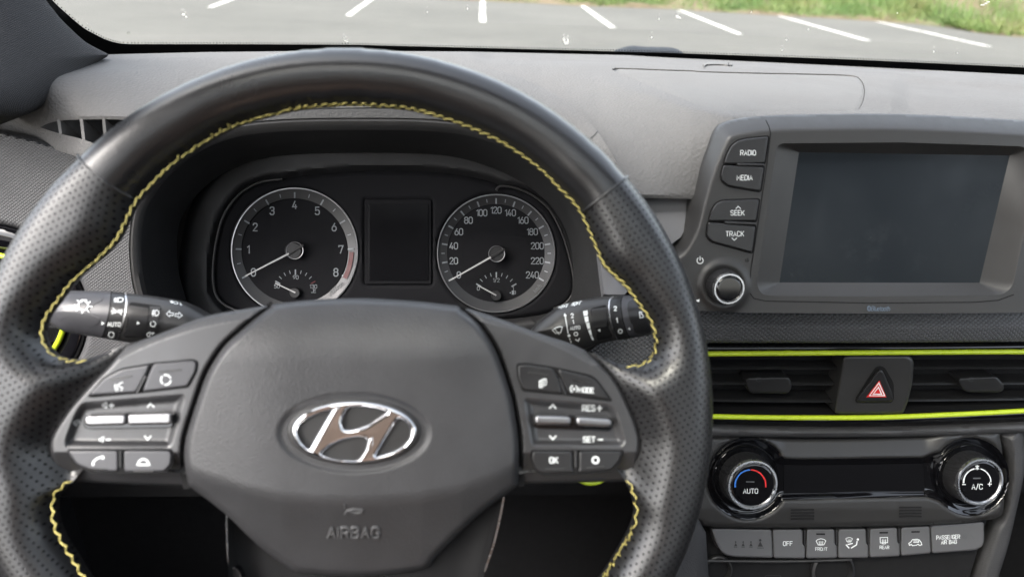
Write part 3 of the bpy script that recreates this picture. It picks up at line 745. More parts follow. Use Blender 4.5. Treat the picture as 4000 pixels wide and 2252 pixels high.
for xx, s_ in ((XL, -1), (XR, 1)):
    box('door_panel', min(xx, xx+s_*.06), max(xx, xx+s_*.06), -1.2, .95, -1.0, BELT, M['dark'], body)
    box('door_pillar', min(xx, xx+s_*.05), max(xx, xx+s_*.05), -.90, -.75, BELT, RF, M['liner'], body)
    box('quarter_panel', min(xx, xx+s_*.06), max(xx, xx+s_*.06), -1.95, -1.2, -1.0, BELT+.08, M['dark'], body)
    tube('roof_rail', [[xx, -1.8, RF-.01], [xx, -.2, RF-.005], [xx, .20, RF-.01], [xx+.0*s_, .34, .16]], .03, M['liner'], body)
box('glove_box', .62, XR, .53, .62, -.46, -.135, M['satin'], dashboard, .02)
tube('pillar_cover', [PP.P(-330, -380, -.012), [XL+.0, .36, .13], [XL, .27, .215]], .05, M['cloth'], body)
tube('pillar_cover', [[XR, .30, .19], [XR-.03, .62, 0.0], [XR-.05, .70, -.10]], .045, M['cloth'], body)
box('floor', XL-.05, XR+.05, -1.95, .95, -1.03, -1.0, M['carpet'], body)
box('bulkhead', XL-.05, XR+.05, .90, .93, -1.0, -.13, M['carpet'], body)
box('tailgate', XL-.05, XR+.05, -1.95, -1.9, -1.0, -.1, M['dark'], body)
box('seat_backrest', -.32, .20, -.62, -.48, -.62, .04, M['seat'], body, .06)  # unseen backrest, set close and brown to fill the reflections
box('seat_cushion', -.30, .18, -.62, -.12, -.74, -.60, M['seat'], body, .05)

# ------------------------------------------------------------------ instrument cluster
clu = thing('instrument_cluster', 'unlit instrument cluster with rev counter and speedometer', 'instruments', CL.P(1545, 1230, -.01))
face = spl(P('0', '912,1213 854,1176 831,1126 831,1022 846,919 870,845 945,745 1048,704 1098,700 1250,680 1500,667 1750,678 1900,705 1963,727 2038,741 2121,787 2183,869 2224,981 2245,1097 2237,1147 2204,1192 2112,1229 1900,1250 1500,1258 1100,1250'), True, 4)
T0, S0 = (1151, 981), (1938, 989); RT, RS = 246.0, 229.0
patch('face', CL, [face, ell(*T0, RT, RT, 72), ell(*S0, RS, RS, 72), rnd(P('0', '1426,781 1683,781 1683,1107 1426,1107'), 8)], 8, M['dial'], clu, hD=lambda d, u, v: .003*sm(d, 0, 14)-.001)
patch('shroud', CL, [inset(face, -130), face], 12, M['dark'], clu, hD=lambda d, u, v: .007*sm(d, 0, 26))
def pth(surf, pts, h): pts = A(pts); return surf.P(pts[:, 0], pts[:, 1], h)
tube('goggle_edge', pth(CL, spl(P('J', '330,1370 180,1300 100,1200 75,1050 85,850 130,600 200,420 330,260 480,165 600,133 730,120'), False, 5), .006), .0011, M['satin'], clu)
tube('goggle_edge', pth(CL, spl(P('K', '1060,225 1080,195 1130,185 1250,205 1380,260 1520,360 1620,500 1700,680 1750,850 1790,1050 1780,1200 1700,1300 1600,1340'), False, 5), .006), .0011, M['satin'], clu)
def dial(c, R, name, labels, a0, a1, lab_r, H, redfrom=None):
    u, v = c; k = CL.k
    d = mk(name, *_disc(c, R*.835, -.0015), M['dial'], clu, uv=None)
    lathe('ring_slope', CL, u, v, [(R*.995, .0015), (R*.97, .001), (R*.835, -.0013)], M['dialring'], d, seg=72, cap=False)
    tube('bright_rim', pth(CL, ell(u, v, R, R, 72), .002),   .0006, M['dimsilver'], d, closed=True, seg=6, up=CL.n)
    g_ = ell(u, v, R*.59, R*.59, 60, -40, 220); mark('groove', CL, [g_], 3.2, M['void'], d, lift=-.0012)
    n = len(labels); ln, fn = [], []
    for i in range((n-1)*2+1):
        a = rad(a0+(a1-a0)*i/((n-1)*2)); big = i % 2 == 0
        r1, r2 = (.93, .85) if big else (.93, .88); dv = A([math.cos(a), -math.sin(a)])
        (ln if big else fn).append([A(c)+dv*R*r1, A(c)+dv*R*r2])
    class Cone(Plane):
        pass
    cone = Relief(CL, lambda uu, vv: -.0011+.0024*np.clip((np.hypot(uu-u, vv-v)/R-.835)/.135, 0, 1))
    for l_ in ln: mark('tick_print', cone, [l_], 6.0, M['dimprint'], d, lift=.0004)
    for l_ in fn: mark('tick_print', cone, [l_], 3.4, M['dimprint'], d, lift=.0004)
    for i, s_ in enumerate(labels):
        a = rad(a0+(a1-a0)*i/(n-1))
        text(CL, s_, u+lab_r*R*math.cos(a)*(1.0 if len(s_) < 3 else .97), v-lab_r*R*math.sin(a), H, M['dimprint'], d, wt=.155, asp=.82, sp=1.25, lift=-.0009)
    if redfrom is not None:
        r1, r2 = redfrom
        for s0, s1 in ((r1, (r1+r2)/2+2), ((r1+r2)/2, r2)):
            e = ell(u, v, R*.90, R*.90, 12, s0, s1); mark('red_zone', cone, [e], 17, M['dimred'], d, lift=.0005)
    return d
def _disc(c, r, h, n=64):
    p = ell(c[0], c[1], r, r, n); return CL.P(p[:, 0], p[:, 1], h), [list(range(n))]
def needle(d, piv, tip, tail, w0, w1, h):
    p, t, q = A(piv), A(tip), A(tail); e = (t-p)/np.hypot(*(t-p)); nn = A([-e[1], e[0]])
    mark('needle', CL, [], 1, M['dimneedle'], d, lift=h, fills=[[p+e*26+nn*w0/2, t+nn*w1/2, t-nn*w1/2, p+e*26-nn*w0/2]])
    slab('needle_tail', CL, [q+nn*w0*.6, p+e*30+nn*w0*.7, p+e*30-nn*w0*.7, q-nn*w0*.6], h-.0003, .001, 1, M['dark'], d)
td = dial(T0, RT, 'rev_counter', list('012345678'), 207, -27, .735, 29, (-2, -27))
sp = dial(S0, RS, 'speedometer', [str(i) for i in range(0, 241, 20)], 210, -30, .735, 24)
td['label'] = 'rev counter dial numbered 0 to 8'; sp['label'] = 'speedometer dial numbered 0 to 240'
for d, c, R in ((td, (1151, 978), 33), (sp, (1940, 991), 31)):
    lathe('hub_cap', CL, c[0], c[1], [(R, -.001), (R, .005), (R-3, .006), (R-6, .006), (0.1, .006)], M['dark'], d, seg=32)
    tube('hub_ring', pth(CL, ell(c[0], c[1], R, R, 40), .006), .00035, M['dimsilver'], d, closed=True, seg=5, up=CL.n)
needle(td, (1151, 978), P('J', '378,1035')[0], P('J', '930,740')[0], 7, 4.5, .0075)
needle(sp, (1940, 991), P('K', '615,1078')[0], P('K', '1140,780')[0], 7, 4.5, .0075)
def small(d, z, c, tip, arc, lab, ticks):
    mark('small_groove', CL, [spl(P(z, arc), False, 6)], 4, M['void'], d, lift=-.0011)
    C_ = P(z, c)[0]; sc = ZOOM[z][2]; ln, fn = [], []
    for i in range(9):
        a = rad(150-15*i); dv = A([math.cos(a), -math.sin(a)]); r1 = 215*sc; big = i in (0, 4, 8); r2 = (170 if big else 186)*sc
        (ln if big else fn).append([C_+dv*r1, C_+dv*r2])
    if z == 'J': rl = [ln.pop()]; mark('tick_print', CL, rl, 4, M['dimred'], d, lift=-.0008)
    for l_ in ln: mark('tick_print', CL, [l_], 5.2, M['dimprint'], d, lift=-.0008)
    for l_ in fn: mark('tick_print', CL, [l_], 2.8, M['dimprint'], d, lift=-.0008)
    lathe('small_hub', CL, C_[0], C_[1], [(21, -.001), (21, .002), (18, .003), (15, .003), (0.1, .003)], M['dark'], d, seg=24)
    t = P(z, tip)[0]; e = (t-C_)/np.hypot(*(t-C_)); nn = A([-e[1], e[0]])
    mark('small_needle', CL, [], 1, M['dimneedle'], d, lift=.0035, fills=[[C_+nn*2.6, t+nn*2, t-nn*2, C_-nn*2.6]])
    for s_, q, H in lab: q = P(z, q)[0]; text(CL, s_, q[0], q[1], H, M['dimprint'], d, wt=.14, lift=-.0009)
small(td, 'J', '855,1190', '665,1100', '600,1000 650,1040 740,975 850,940 960,965 1080,1040 1110,1010', [('90', '858,1045', 14), ('50', '680,1130', 14), ('130', '1025,1132', 14)], 0)
small(sp, 'K', '1060,1215', '885,1120', '820,1000 870,1060 960,990 1060,970 1160,990 1255,1060 1290,1010', [('1/2', '1060,1072', 14), ('0', '890,1150', 14), ('1', '1218,1150', 14)], 0)
mark('symbol_print', CL, [P('J', '1025,1155 1025,1182'), P('J', '1025,1160 1045,1160'), P('J', '1025,1170 1045,1170'), P('J', '1005,1188 1048,1188')], 2.2, M['dimprint'], td, lift=-.0009)
mark('symbol_print', CL, [P('K', '1237,1172 1242,1180 1242,1200 1234,1200')], 2, M['dimprint'], sp, lift=-.0009, fills=[P('K', '1206,1170 1230,1170 1230,1208 1206,1208'), P('K', '1196,1182 1196,1200 1183,1191')])
cone_t = Relief(CL, lambda uu, vv: -.0011+.0024*np.clip((np.hypot(uu-T0[0], vv-T0[1])/RT-.835)/.135, 0, 1))
cone_s = Relief(CL, lambda uu, vv: -.0011+.0024*np.clip((np.hypot(uu-S0[0], vv-S0[1])/RS-.835)/.135, 0, 1))
q = P('J', '1232,1152')[0]; text(cone_t, 'x1000rpm', q[0], q[1], 15, M['faintprint'], td, rot=42, wt=.13, asp=.75, lift=.0005)
q = P('K', '1448,1148')[0]; text(cone_s, 'km/h', q[0], q[1], 15, M['faintprint'], sp, rot=45, wt=.13, asp=.75, lift=.0005)
dr_ = rnd(P('0', '1440,797 1675,797 1675,1096 1440,1096'), 6)
slab('display_frame', CL, rnd(P('0', '1424,779 1685,779 1685,1109 1424,1109'), 8), .0025, .006, 3, M['dial'], clu, inner=None)
slab('display', CL, dr_, .0031, .002, 2, M['lcd'], clu)

# ------------------------------------------------------------------ steering wheel
WH = Plane(1385, 1605, .302, 25.5); kW = WH.k
wheel = thing('steering_wheel', 'black leather steering wheel with yellow stitching and silver oval emblem', 'steering wheel', WH.P(1385, 1700, -.06))
th = np.radians(np.linspace(0, 360, 180, endpoint=False))
ro = np.interp(np.degrees(th), [0, 45, 90, 136, 158, 180, 220, 270, 330, 360], [1415, 1415, 1415, 1443, 1475, 1495, 1480, 1440, 1420, 1415])
OUT = np.stack([1370+ro*np.cos(th), 1605-ro*np.sin(th)], 1)
ST_L = P('0', '337,1402 290,1402 245,1395 207,1373 179,1330 174,1286 190,1237 234,1178 283,1112 326,1069 408,998 467,933 505,857 543,786')
ST_T = P('0', '543,786 610,714 679,647 770,583 870,522 950,487 1033,462 1140,436 1250,422 1400,417 1572,429 1665,448 1762,478 1860,516 1952,560 2040,617 2115,674 2170,732 2218,777 2262,835')
ST_R = P('0', '2262,835 2311,944 2349,1031 2395,1080 2441,1123 2485,1183 2534,1254 2550,1308 2553,1357 2534,1395 2496,1418 2420,1420')
STI = np.vstack([spl(np.vstack([ST_L, ST_T[1:], ST_R[1:]]), False, 4)])
HUBTOP = P('0', '2365,1400 2316,1376 2289,1360 2224,1330 2115,1296 1952,1236 1800,1190 1626,1172 1463,1162 1300,1160 1114,1176 1054,1188 815,1226 652,1284 500,1340 473,1349 413,1379')
HUBTOP[2:-3] += [0, 16]
hole1 = np.vstack([STI, HUBTOP])
STB_L = P('0', '283,1882 228,1931 218,1972 220,2013 234,2067 266,2127 304,2187 342,2249 430,2360 560,2480 720,2590 885,2670')
STB_R = P('0', '2441,1877 2468,1942 2474,2007 2452,2073 2403,2160 2360,2230 2270,2350 2130,2480 1980,2590 1850,2660')
SBL, SBR = spl(STB_L, False, 4), spl(STB_R, False, 4)
hole2 = np.vstack([SBL, P('0', '893,2250 885,2010 860,1985 752,1850 640,1840 322,1832')])
hole3 = np.vstack([SBR, P('0', '1890,2240 1965,1945 2005,1850 2120,1840 2408,1830')])
def seam(u, v):
    ang = np.degrees(np.arctan2(1605-v, u-1385))
    a_l, a_r = 136.2, 41.3
    top = (v < 1605) & (ang < a_l-2.4*0) & (ang > a_r)
    # seams run slightly oblique
    lft = (u-325)*(785-605)-(v-605)*(543-325); rgt = (u-2448)*(835-690)-(v-690)*(2262-2448)
    up = (v < 900) & (lft > 0) & (rgt < 0)
    low = (v > 1893) & (np.abs(u-1385) < 640) & (np.hypot(u-1385, v-1605) < 1120)
    return np.where(low, 3, np.where(up, 0, np.where(u < 1385, 1, 2)))
RR = 112.0
HUBP = P('0', '1060,1190 815,1232 652,1292 495,1350 414,1441 341,1514 264,1604 204,1702 198,1758 212,1810 235,1858 281,1880 728,1900 880,2007 1130,2219 1385,2252 1640,2226 1865,2014 2028,1900 2442,1878 2472,1864 2493,1779 2497,1706 2463,1604 2403,1488 2335,1416 2286,1368 2115,1306 1952,1246 1795,1196 1385,1160')
def drop(u, v):
    s = psd(np.stack([u.ravel(), v.ravel()], 1), HUBP).reshape(u.shape); low = sm(v, 1880, 1990)*sm(760-np.abs(u-1385), 0, 160)
    r = np.hypot(u-1385, v-1605)
    return .0185*sm(s, -105, 55)+.03*low*(1-sm(r, 1060, 1190))
def rimh(d, u, v): x = np.clip(d/RR, 0, 1); return .0165*np.sqrt(np.maximum(1-(1-x)**2, 0)) - drop(u, v)*np.clip(d/30, 0, 1)
patch(['rim_cover', 'grip', 'grip', 'spoke'], WH, [OUT, hole1, hole2, hole3], 7, [M['leather'], M['perf'], M['perf'], M['void']], wheel, hD=rimh, cap=150, ortho=True,
      back=lambda d, u, v: .013*np.sqrt(np.maximum(1-(1-np.clip(d/RR, 0, 1))**2, 0)), split=seam, ang=80, relax=40)
class RimSurf:
    def __init__(s): s.n = WH.n; s.k = WH.k
    def P(s, u, v, h=0.0):
        u, v = A(u), A(v); q = np.stack([u.ravel(), v.ravel()], 1); d = pdist(q, [OUT, hole1, hole2, hole3]).reshape(u.shape)
        return WH.P(u, v, 0)+WH.n*(rimh(d, u, v)+h)[..., None]
    def uv(s, p): return WH.uv(p)
RIM = RimSurf()
def rim_at(u, v, h=0.0):
    """the point of the rim that shows at this pixel"""
    u, v = A(u), A(v); a, b = u.copy(), v.copy()
    for _ in range(6):
        q = RIM.P(a, b, h); x, y = proj(q); a, b = a+(u-x)*.8, b+(v-y)*.8
    return RIM.P(a, b, h)
for a_, b_ in (((322, 603), (545, 787)), ((2450, 688), (2260, 838))):
    t_ = np.linspace(.05, .96, 26)[:, None]; l_ = A(a_)*(1-t_)+A(b_)*t_
    tube('cover_seam', RIM.P(l_[:, 0], l_[:, 1], -.0004), .0006, M['leather'], wheel, seg=6)
# stitching: slanted yellow threads crossing a groove along the inside edge
def stitches(line, rows, step):
    V, F, Q = [], [], []
    L = A(line); seg = np.hypot(*np.diff(L, axis=0).T); s = np.concatenate([[0], np.cumsum(seg)]); n = int(s[-1]/step)
    for i in range(n):
        for (f0, f1, o0, o1) in rows:
            a, b = (i+f0)*step+rng.normal(0, 1.2), (i+f1)*step+rng.normal(0, 1.2)
            p = [A([np.interp(t, s, L[:, 0]), np.interp(t, s, L[:, 1])]) for t in (a, a*.7+b*.3, a*.3+b*.7, b)]
            nn = p[3]-p[0]; nn = A([-nn[1], nn[0]])/max(np.hypot(*nn), 1e-6)*SIDE
            jit = rng.normal(0, .45, 2)
            q = A([p[j]+nn*(o0+(o1-o0)*t+jit[0]*(1-t)+jit[1]*t) for j, t in enumerate((0, .3, .7, 1))]); w3 = q
            Q.append(w3)
    Q = A(Q); W = rim_at(Q[..., 0].ravel(), Q[..., 1].ravel(), .0001).reshape(len(Q), 4, 3); W[:, 1:3] += WH.n*.0005
    for w3 in W:
            v_, f_ = tube('', w3, .00034, None, seg=6, taper=True); n0 = len(V); V += [list(x) for x in v_]; F += [[n0+j for j in f] for f in f_]
    return V, F
SIDE = -1
V1, F1 = stitches(STI, ((0, .60, 4, 7.5), (.5, 1.10, 9, 12.5)), 38)
SIDE = 1
for ln, sd_ in ((SBL, 1), (SBR, -1)):
    SIDE = sd_; v_, f_ = stitches(ln[:40], ((0, .62, 4, 18), (.5, 1.15, 19, 5)), 46); n0 = len(V1); V1 += v_; F1 += [[n0+j for j in f] for f in f_]
o_ = mk('stitching', V1, F1, M['thread'], wheel, ang=80); o_['kind'] = 'stuff'; o_['label'] = 'yellow cross stitching along the inner edge of the rim'

# hub: spoke frames, control panels
gapL = spl(P('0', '1060,1190 989,1240 930,1290 870,1346 825,1410 790,1478 745,1611 718,1700 710,1760 712,1812 728,1900'), False, 4)
gapR = spl(P('0', '1795,1196 1871,1254 1908,1300 1941,1357 1963,1410 1985,1475 2008,1550 2023,1627 2034,1700 2037,1768 2034,1890'), False, 4)
edL = spl(P('0', '495,1352 414,1441 341,1514 264,1604 204,1702 198,1758 212,1810 235,1858 281,1880'), False, 4)
edR = spl(P('0', '2286,1368 2335,1416 2403,1488 2463,1604 2497,1706 2493,1779 2472,1864 2442,1878'), False, 4)
topL = spl(P('0', '1060,1190 815,1232 652,1292 495,1350'), False, 4); topR = spl(P('0', '1795,1196 1952,1246 2115,1306 2224,1341 2286,1368'), False, 4)
crL = spl(P('0', '989,1240 800,1275 650,1322 560,1357 470,1400'), False, 4); crR = spl(P('0', '1871,1254 2000,1285 2120,1330 2220,1375 2310,1425'), False, 4)
recL = rnd(P('M', '270,560 1215,480 1225,540 1110,980 120,975 120,900 200,680'), 26); recR = rnd(P('N', '215,515 1020,580 1080,640 1165,930 1120,975 290,970'), 24)
def cd(line):
    line = A(line)
    def f(u, v):
        q = np.stack([u.ravel(), v.ravel()], 1); b = np.full(len(q), 1e9)
        for a_, c_ in zip(line[:-1], line[1:]):
            ab = c_-a_; t = np.clip(((q-a_) @ ab)/max(ab @ ab, 1e-9), 0, 1); b = np.minimum(b, np.hypot(*(q-a_-t[:, None]*ab).T))
        return b.reshape(u.shape)
    return f
PANEL_H = .0062
def panel(side, gapc, ed, topc, cr, rec):
    btm = [ed[-1], gapc[-1]]
    poly = np.vstack([topc, ed[1:], gapc[::-1][:-1]])
    def hf(d, u, v):
        yc = np.interp(u, np.sort(cr[:, 0]), cr[np.argsort(cr[:, 0]), 1]); above = np.clip(yc-v, 0, 200)
        bot = np.clip(v-1765, 0, 150)
        return PANEL_H-.0025*np.clip(1-d/13, 0, 1)**2-.00011*above-.000105*bot
    lab = lambda u, v: np.where(v < np.interp(u, np.sort(cr[:, 0]), cr[np.argsort(cr[:, 0]), 1]), 0, 1)
    patch(['spoke_edge', 'control_panel'], WH, [poly, rec], 5, [M['trim_grain'], M['panel']], wheel, hD=hf, cap=60, skirt=.012, split=lab, ang=40,
          dpolys=[poly])
    fh = lambda d: PANEL_H-.0003-.0036*sm(d, 0, 34)
    o = patch('toggle_recess', WH, [rec], 5, M['panel'], wheel, hD=lambda d, u, v: fh(d), cap=60, ang=60)
    return o, Relief(WH, lambda u, v: fh(np.maximum(psd(np.stack([u.ravel(), v.ravel()], 1), rec), 0).reshape(u.shape)))
(rl, RLS) = panel('left', gapL, edL, topL, crL, recL); (rr_, RRS) = panel('right', gapR, edR, topR, crR, recR)
# dark joint round the pad
for gp in (gapL, gapR):
    mark('pad_joint', WH, [gp], 26, M['void'], wheel, lift=-.002)
def button(surf, poly, h, mat, parent, r=10, bev=7, thick=.006, name='button'):
    return slab(name, surf, rnd(poly, r), h, thick, bev, mat, parent)
BH = PANEL_H+.0012
wells = [P('M', '325,512 470,335 640,250 920,200 1295,165 1345,188 1335,285 1255,430 820,480 380,520'), P('M', '140,990 1100,985 1122,1030 1110,1140 1045,1210 640,1215 390,1212 225,1145 170,1065'),
         P('N', '155,205 250,200 490,235 840,310 905,365 1035,540 1020,558 610,500 210,462 165,340'), P('N', '285,995 1145,995 1110,1110 1035,1195 720,1225 390,1230 320,1190 285,1080')]
for w_ in wells: mark('button_well', WH, [], 1, M['void'], wheel, lift=PANEL_H+.0002, fills=[rnd(w_, 12)])
bt = {}
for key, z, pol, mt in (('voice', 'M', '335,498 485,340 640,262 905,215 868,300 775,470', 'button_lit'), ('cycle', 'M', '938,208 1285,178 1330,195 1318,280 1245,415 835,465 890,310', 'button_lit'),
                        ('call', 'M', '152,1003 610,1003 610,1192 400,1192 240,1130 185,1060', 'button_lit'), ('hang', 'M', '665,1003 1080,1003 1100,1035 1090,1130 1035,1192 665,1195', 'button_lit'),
                        ('list', 'N', '168,222 260,215 488,248 540,335 582,485 215,448 172,335', 'button'), ('mode', 'N', '535,258 830,325 895,372 1018,538 628,485 565,340', 'button'),
                        ('ok', 'N', '302,1008 668,1008 668,1165 690,1200 400,1212 335,1180 300,1080', 'button'), ('ring', 'N', '732,1008 1128,1008 1095,1100 1025,1180 722,1203 732,1165', 'button')):
    bt[key] = button(WH, P(z, pol), BH, M[mt], wheel, r=14)
for z, s_ in (('M', '870,320 790,475'), ('N', '552,345 605,490'), ('M', '636,1005 636,1150'), ('N', '700,1005 700,1150')):
    a_, b_ = P(z, s_); tube('button_divider', WH.P(A([a_[0], b_[0]]), A([a_[1], b_[1]]), BH-.0008), .0008, M['button'], wheel, seg=8)
def ico(parent, z, lines, wd, surf=WH, lift=BH+.0002, fills=(), mat='print', name='symbol_print'):
    return mark(name, surf, [P(z, l) if isinstance(l, str) else l for l in lines], wd, M[mat], parent, lift=lift, fills=[P(z, l) if isinstance(l, str) else l for l in fills])
def arc(z, cx, cy, r, a0, a1, n=14):
    ox, oy, sc = ZOOM[z]; return ell(ox+cx*sc, oy+cy*sc, r*sc, r*sc, n, a0, a1)
ico(bt['voice'], 'M', ['655,380 630,385 615,405 625,420 650,425 640,455', arc('M', 640, 420, 40, 150, 230), arc('M', 640, 420, 58, 155, 225)], 3.2)
ico(bt['cycle'], 'M', [arc('M', 1047, 356, 45, 20, 110), arc('M', 1047, 356, 45, 140, 230), arc('M', 1047, 356, 45, 260, 350)], 5.5)
ico(bt['call'], 'M', ['380,1135 385,1105 410,1080 440,1065 475,1062'], 6.5, fills=['370,1115 398,1120 392,1140 372,1135', '455,1050 482,1050 485,1078 460,1080'])
ico(bt['hang'], 'M', [arc('M', 842, 1128, 48, 5, 175), '785,1130 900,1130'], 7)
ico(bt['list'], 'N', ['368,365 392,365 392,425 368,425 368,365', '385,355 410,352 410,415', '400,350 428,348 428,405'], 3)
for dy in (375, 388, 401, 414): ico(bt['list'], 'N', ['372,%d 388,%d' % (dy, dy)], 2)
ico(bt['mode'], 'N', [arc('N', 683, 440, 32, -50, 60), arc('N', 683, 440, 32, 110, 240)], 4, fills=[arc('N', 683, 440, 11, 0, 355)])
def txt(parent, z, s_, at, H, surf=WH, lift=BH+.0002, **kw):
    q = P(z, at)[0]; return text(surf, s_, q[0], q[1], H*ZOOM[z][2], M[kw.pop('mat', 'print')], parent, lift=lift, **kw)
txt(bt['mode'], 'N', 'MODE', '795,450', 42, wt=.2, vrise=.06); txt(bt['ok'], 'N', 'OK', '498,1090', 50, wt=.2)
ico(bt['ring'], 'N', [arc('N', 880, 1088, 28, 0, 359, 24)], 7)
for k_, z, l in (('list', 'N', '265,290 450,312'), ('mode', 'N', '668,352 830,385'), ('ok', 'N', '422,1172 598,1168'), ('ring', 'N', '803,1162 960,1145'), ('voice', 'M', '535,355 735,322'), ('cycle', 'M', '985,285 1190,265'), ('call', 'M', '335,1165 510,1175'), ('hang', 'M', '755,1190 935,1190')):
    a_, b_ = P(z, l); tube('feel_bar', WH.P(A([a_[0], b_[0]]), A([a_[1], b_[1]]), BH), .0004, M['satin'], bt[k_], seg=6)
RL = PANEL_H-.0034
for l_ in (['880,605 908,572 940,605'], ['855,868 880,902 912,868'], ['530,590 572,590', '551,570 551,610'], ['500,902 542,902']): ico(rl, 'M', l_, 4.6, surf=RLS, lift=.0003)
for l_ in (['470,575 470,600', '483,572 505,560 505,612 483,602 483,572'], ['440,890 440,915', '455,888 480,875 472,925 452,912 455,888'], ['205,735 205,755', '215,740 238,722 232,775 212,760 215,740', '248,718 260,745']): ico(rl, 'M', l_, 2.8, surf=RLS, lift=.0003)
for l_ in (['462,615 490,583 518,615'], ['462,868 490,900 518,868'], ['895,615 938,615', '917,592 917,640'], ['905,902 945,902']): ico(rr_, 'N', l_, 5.2, surf=RRS, lift=.0003)
txt(rr_, 'N', 'RES', '818,614', 50, surf=RRS, lift=.0003, wt=.19); txt(rr_, 'N', 'SET', '822,900', 48, surf=RRS, lift=.0003, wt=.19)
def toggle(z, outer, halves, mat):
    o = thing_part = slab('toggle_base', WH, rnd(P(z, outer), 16), RL+.0012, .004, 3, M['piano'], wheel)
    for hv in halves: slab('toggle_half', WH, rnd(P(z, hv), 14), RL+.0064, .004, 11, M[mat], wheel)
toggle('M', '292,690 340,668 1090,645 1115,670 1112,780 1080,795 340,808 300,790', ('305,700 345,684 680,672 680,770 340,780 308,765', '698,672 1080,655 1100,672 1098,750 1075,765 698,772'), 'toggle')
toggle('N', '310,690 335,670 1010,700 1042,730 1038,795 1010,825 350,800 315,780', ('325,700 345,682 655,690 655,770 345,765 328,750', '705,695 1010,712 1030,735 1025,778 1000,790 705,775'), 'toggle')

# airbag cover
PAD = np.vstack([spl(P('0', '1060,1190 1114,1181 1200,1172 1300,1167 1398,1166 1463,1168 1626,1179 1720,1189 1795,1197'), False, 3), inset(np.vstack([gapR, [[2200, 1900]]]), 0)[:-1][1:]+[-10, 0],
                 spl(P('0', '2022,1897 1952,1948 1865,2014 1789,2085 1705,2170 1680,2205 1640,2226 1500,2245 1385,2252 1260,2245 1170,2235 1130,2217 1005,2125 880,2005 740,1897'), False, 3), (gapL[::-1]+[10, 0])[1:-1]])
crease = A([(700,1790), (728,1800), (800,1830), (950,1880), (1100,1912), (1385,1930), (1650,1912), (1800,1880), (1950,1825), (2034,1775)])
def padh(d, u, v):
    vc = np.interp(u, crease[:, 0], crease[:, 1]); below = np.clip(v-vc, 0, 500); soft = np.where(below < 60, below**2/120, below-30)
    tp = np.clip(1420-v, 0, 300)/250
    side = np.clip(np.abs(u-1385)-250, 0, 500)/450
    e = ((u-1383)/292)**2+((v-1690)/152)**2
    h = PANEL_H+.010-.012*tp**2-.006*side**2-.000078*soft-.0055*np.clip(1-d/26, 0, 1)**2
    return h - .0013*(1-sm(e, .93, 1.1))
patch('airbag_cover', WH, [PAD], 6, M['pad'], wheel, hD=padh, cap=60, skirt=.02, ang=60)
PADS = Relief(WH, lambda u, v: padh(np.full(np.shape(u), 60.0), u, v))
em = slab('emblem_plate', WH, ell(1384, 1684, 262, 132, 72), PANEL_H+.0095, .004, 10, M['satin'], wheel)
EB = PANEL_H+.0100
oq = ell(*P('Q', '1262,649')[0], 1030*.24068, 511*.24068, 120)
holesE = [rnd(P('Q', k_), 9) for k_ in ('880,300 520,915 400,790 345,650 370,560 500,440 700,350', '1190,255 1400,245 1620,275 1790,320 1480,520 1300,580 1180,600 1100,590 1070,520 1095,400 1140,300',
          '735,1002 900,860 1020,805 1150,765 1350,738 1440,760 1462,820 1430,960 1330,1088 1050,1092 860,1050', '1985,425 2090,490 2165,600 2150,750 2050,865 1900,950 1615,1042 1800,720')]
eo = patch('emblem', WH, [oq]+holesE, 2.2, M['chrome'], em, hD=lambda d, u, v: EB+.0030*np.sqrt(np.maximum(1-(1-np.clip(d/17, 0, 1))**2, 0)), cap=24, skirt=.0025, ang=60)
eo['label'] = 'chrome oval with a slanted letter H'
for k_ in ('960,262 1040,232 600,1000 560,985', '1500,780 1565,725 1560,880 1400,1120 1365,1095 1470,930'):
    slab('emblem_facet', WH, rnd(P('Q', k_), 8), EB+.0040, .002, 3, M['chrome'], eo)
q = P('Q', '0,0')[0]
def emboss(name, lines, r):
    V, F = [], []
    for l in lines:
        l = A(l); q = A([a_+(b_-a_)*i/4 for a_, b_ in zip(l[:-1], l[1:]) for i in range(4)]+[l[-1]])
        v_, f_ = tube('', PADS.P(q[:, 0], q[:, 1], .0002), r, None, seg=8); n0 = len(V); V += [list(x) for x in v_]; F += [[n0+j for j in f] for f in f_]
    return mk(name, V, F, M['pad_gloss'], wheel, ang=70)
lines, adv = [], 0
for ch in 'AIRBAG':
    L = [A([[float(z) for z in q.split(',')] for q in st.split()]) for st in GL[ch].split('|')]
    for l in L: lines.append(np.stack([1283+(l[:, 0]+adv)*6.7, 2097-l[:, 1]*6.6-l[:, 0]*0], 1))
    adv += max(l[:, 0].max() for l in L)+1.9
emboss('raised_lettering', lines, .00078)
emboss('raised_symbol', [P('H', '85,920 90,955'), P('H', '88,1000 105,972 150,962 215,965'), P('H', '215,965 205,985 160,990 120,975')], .0006)
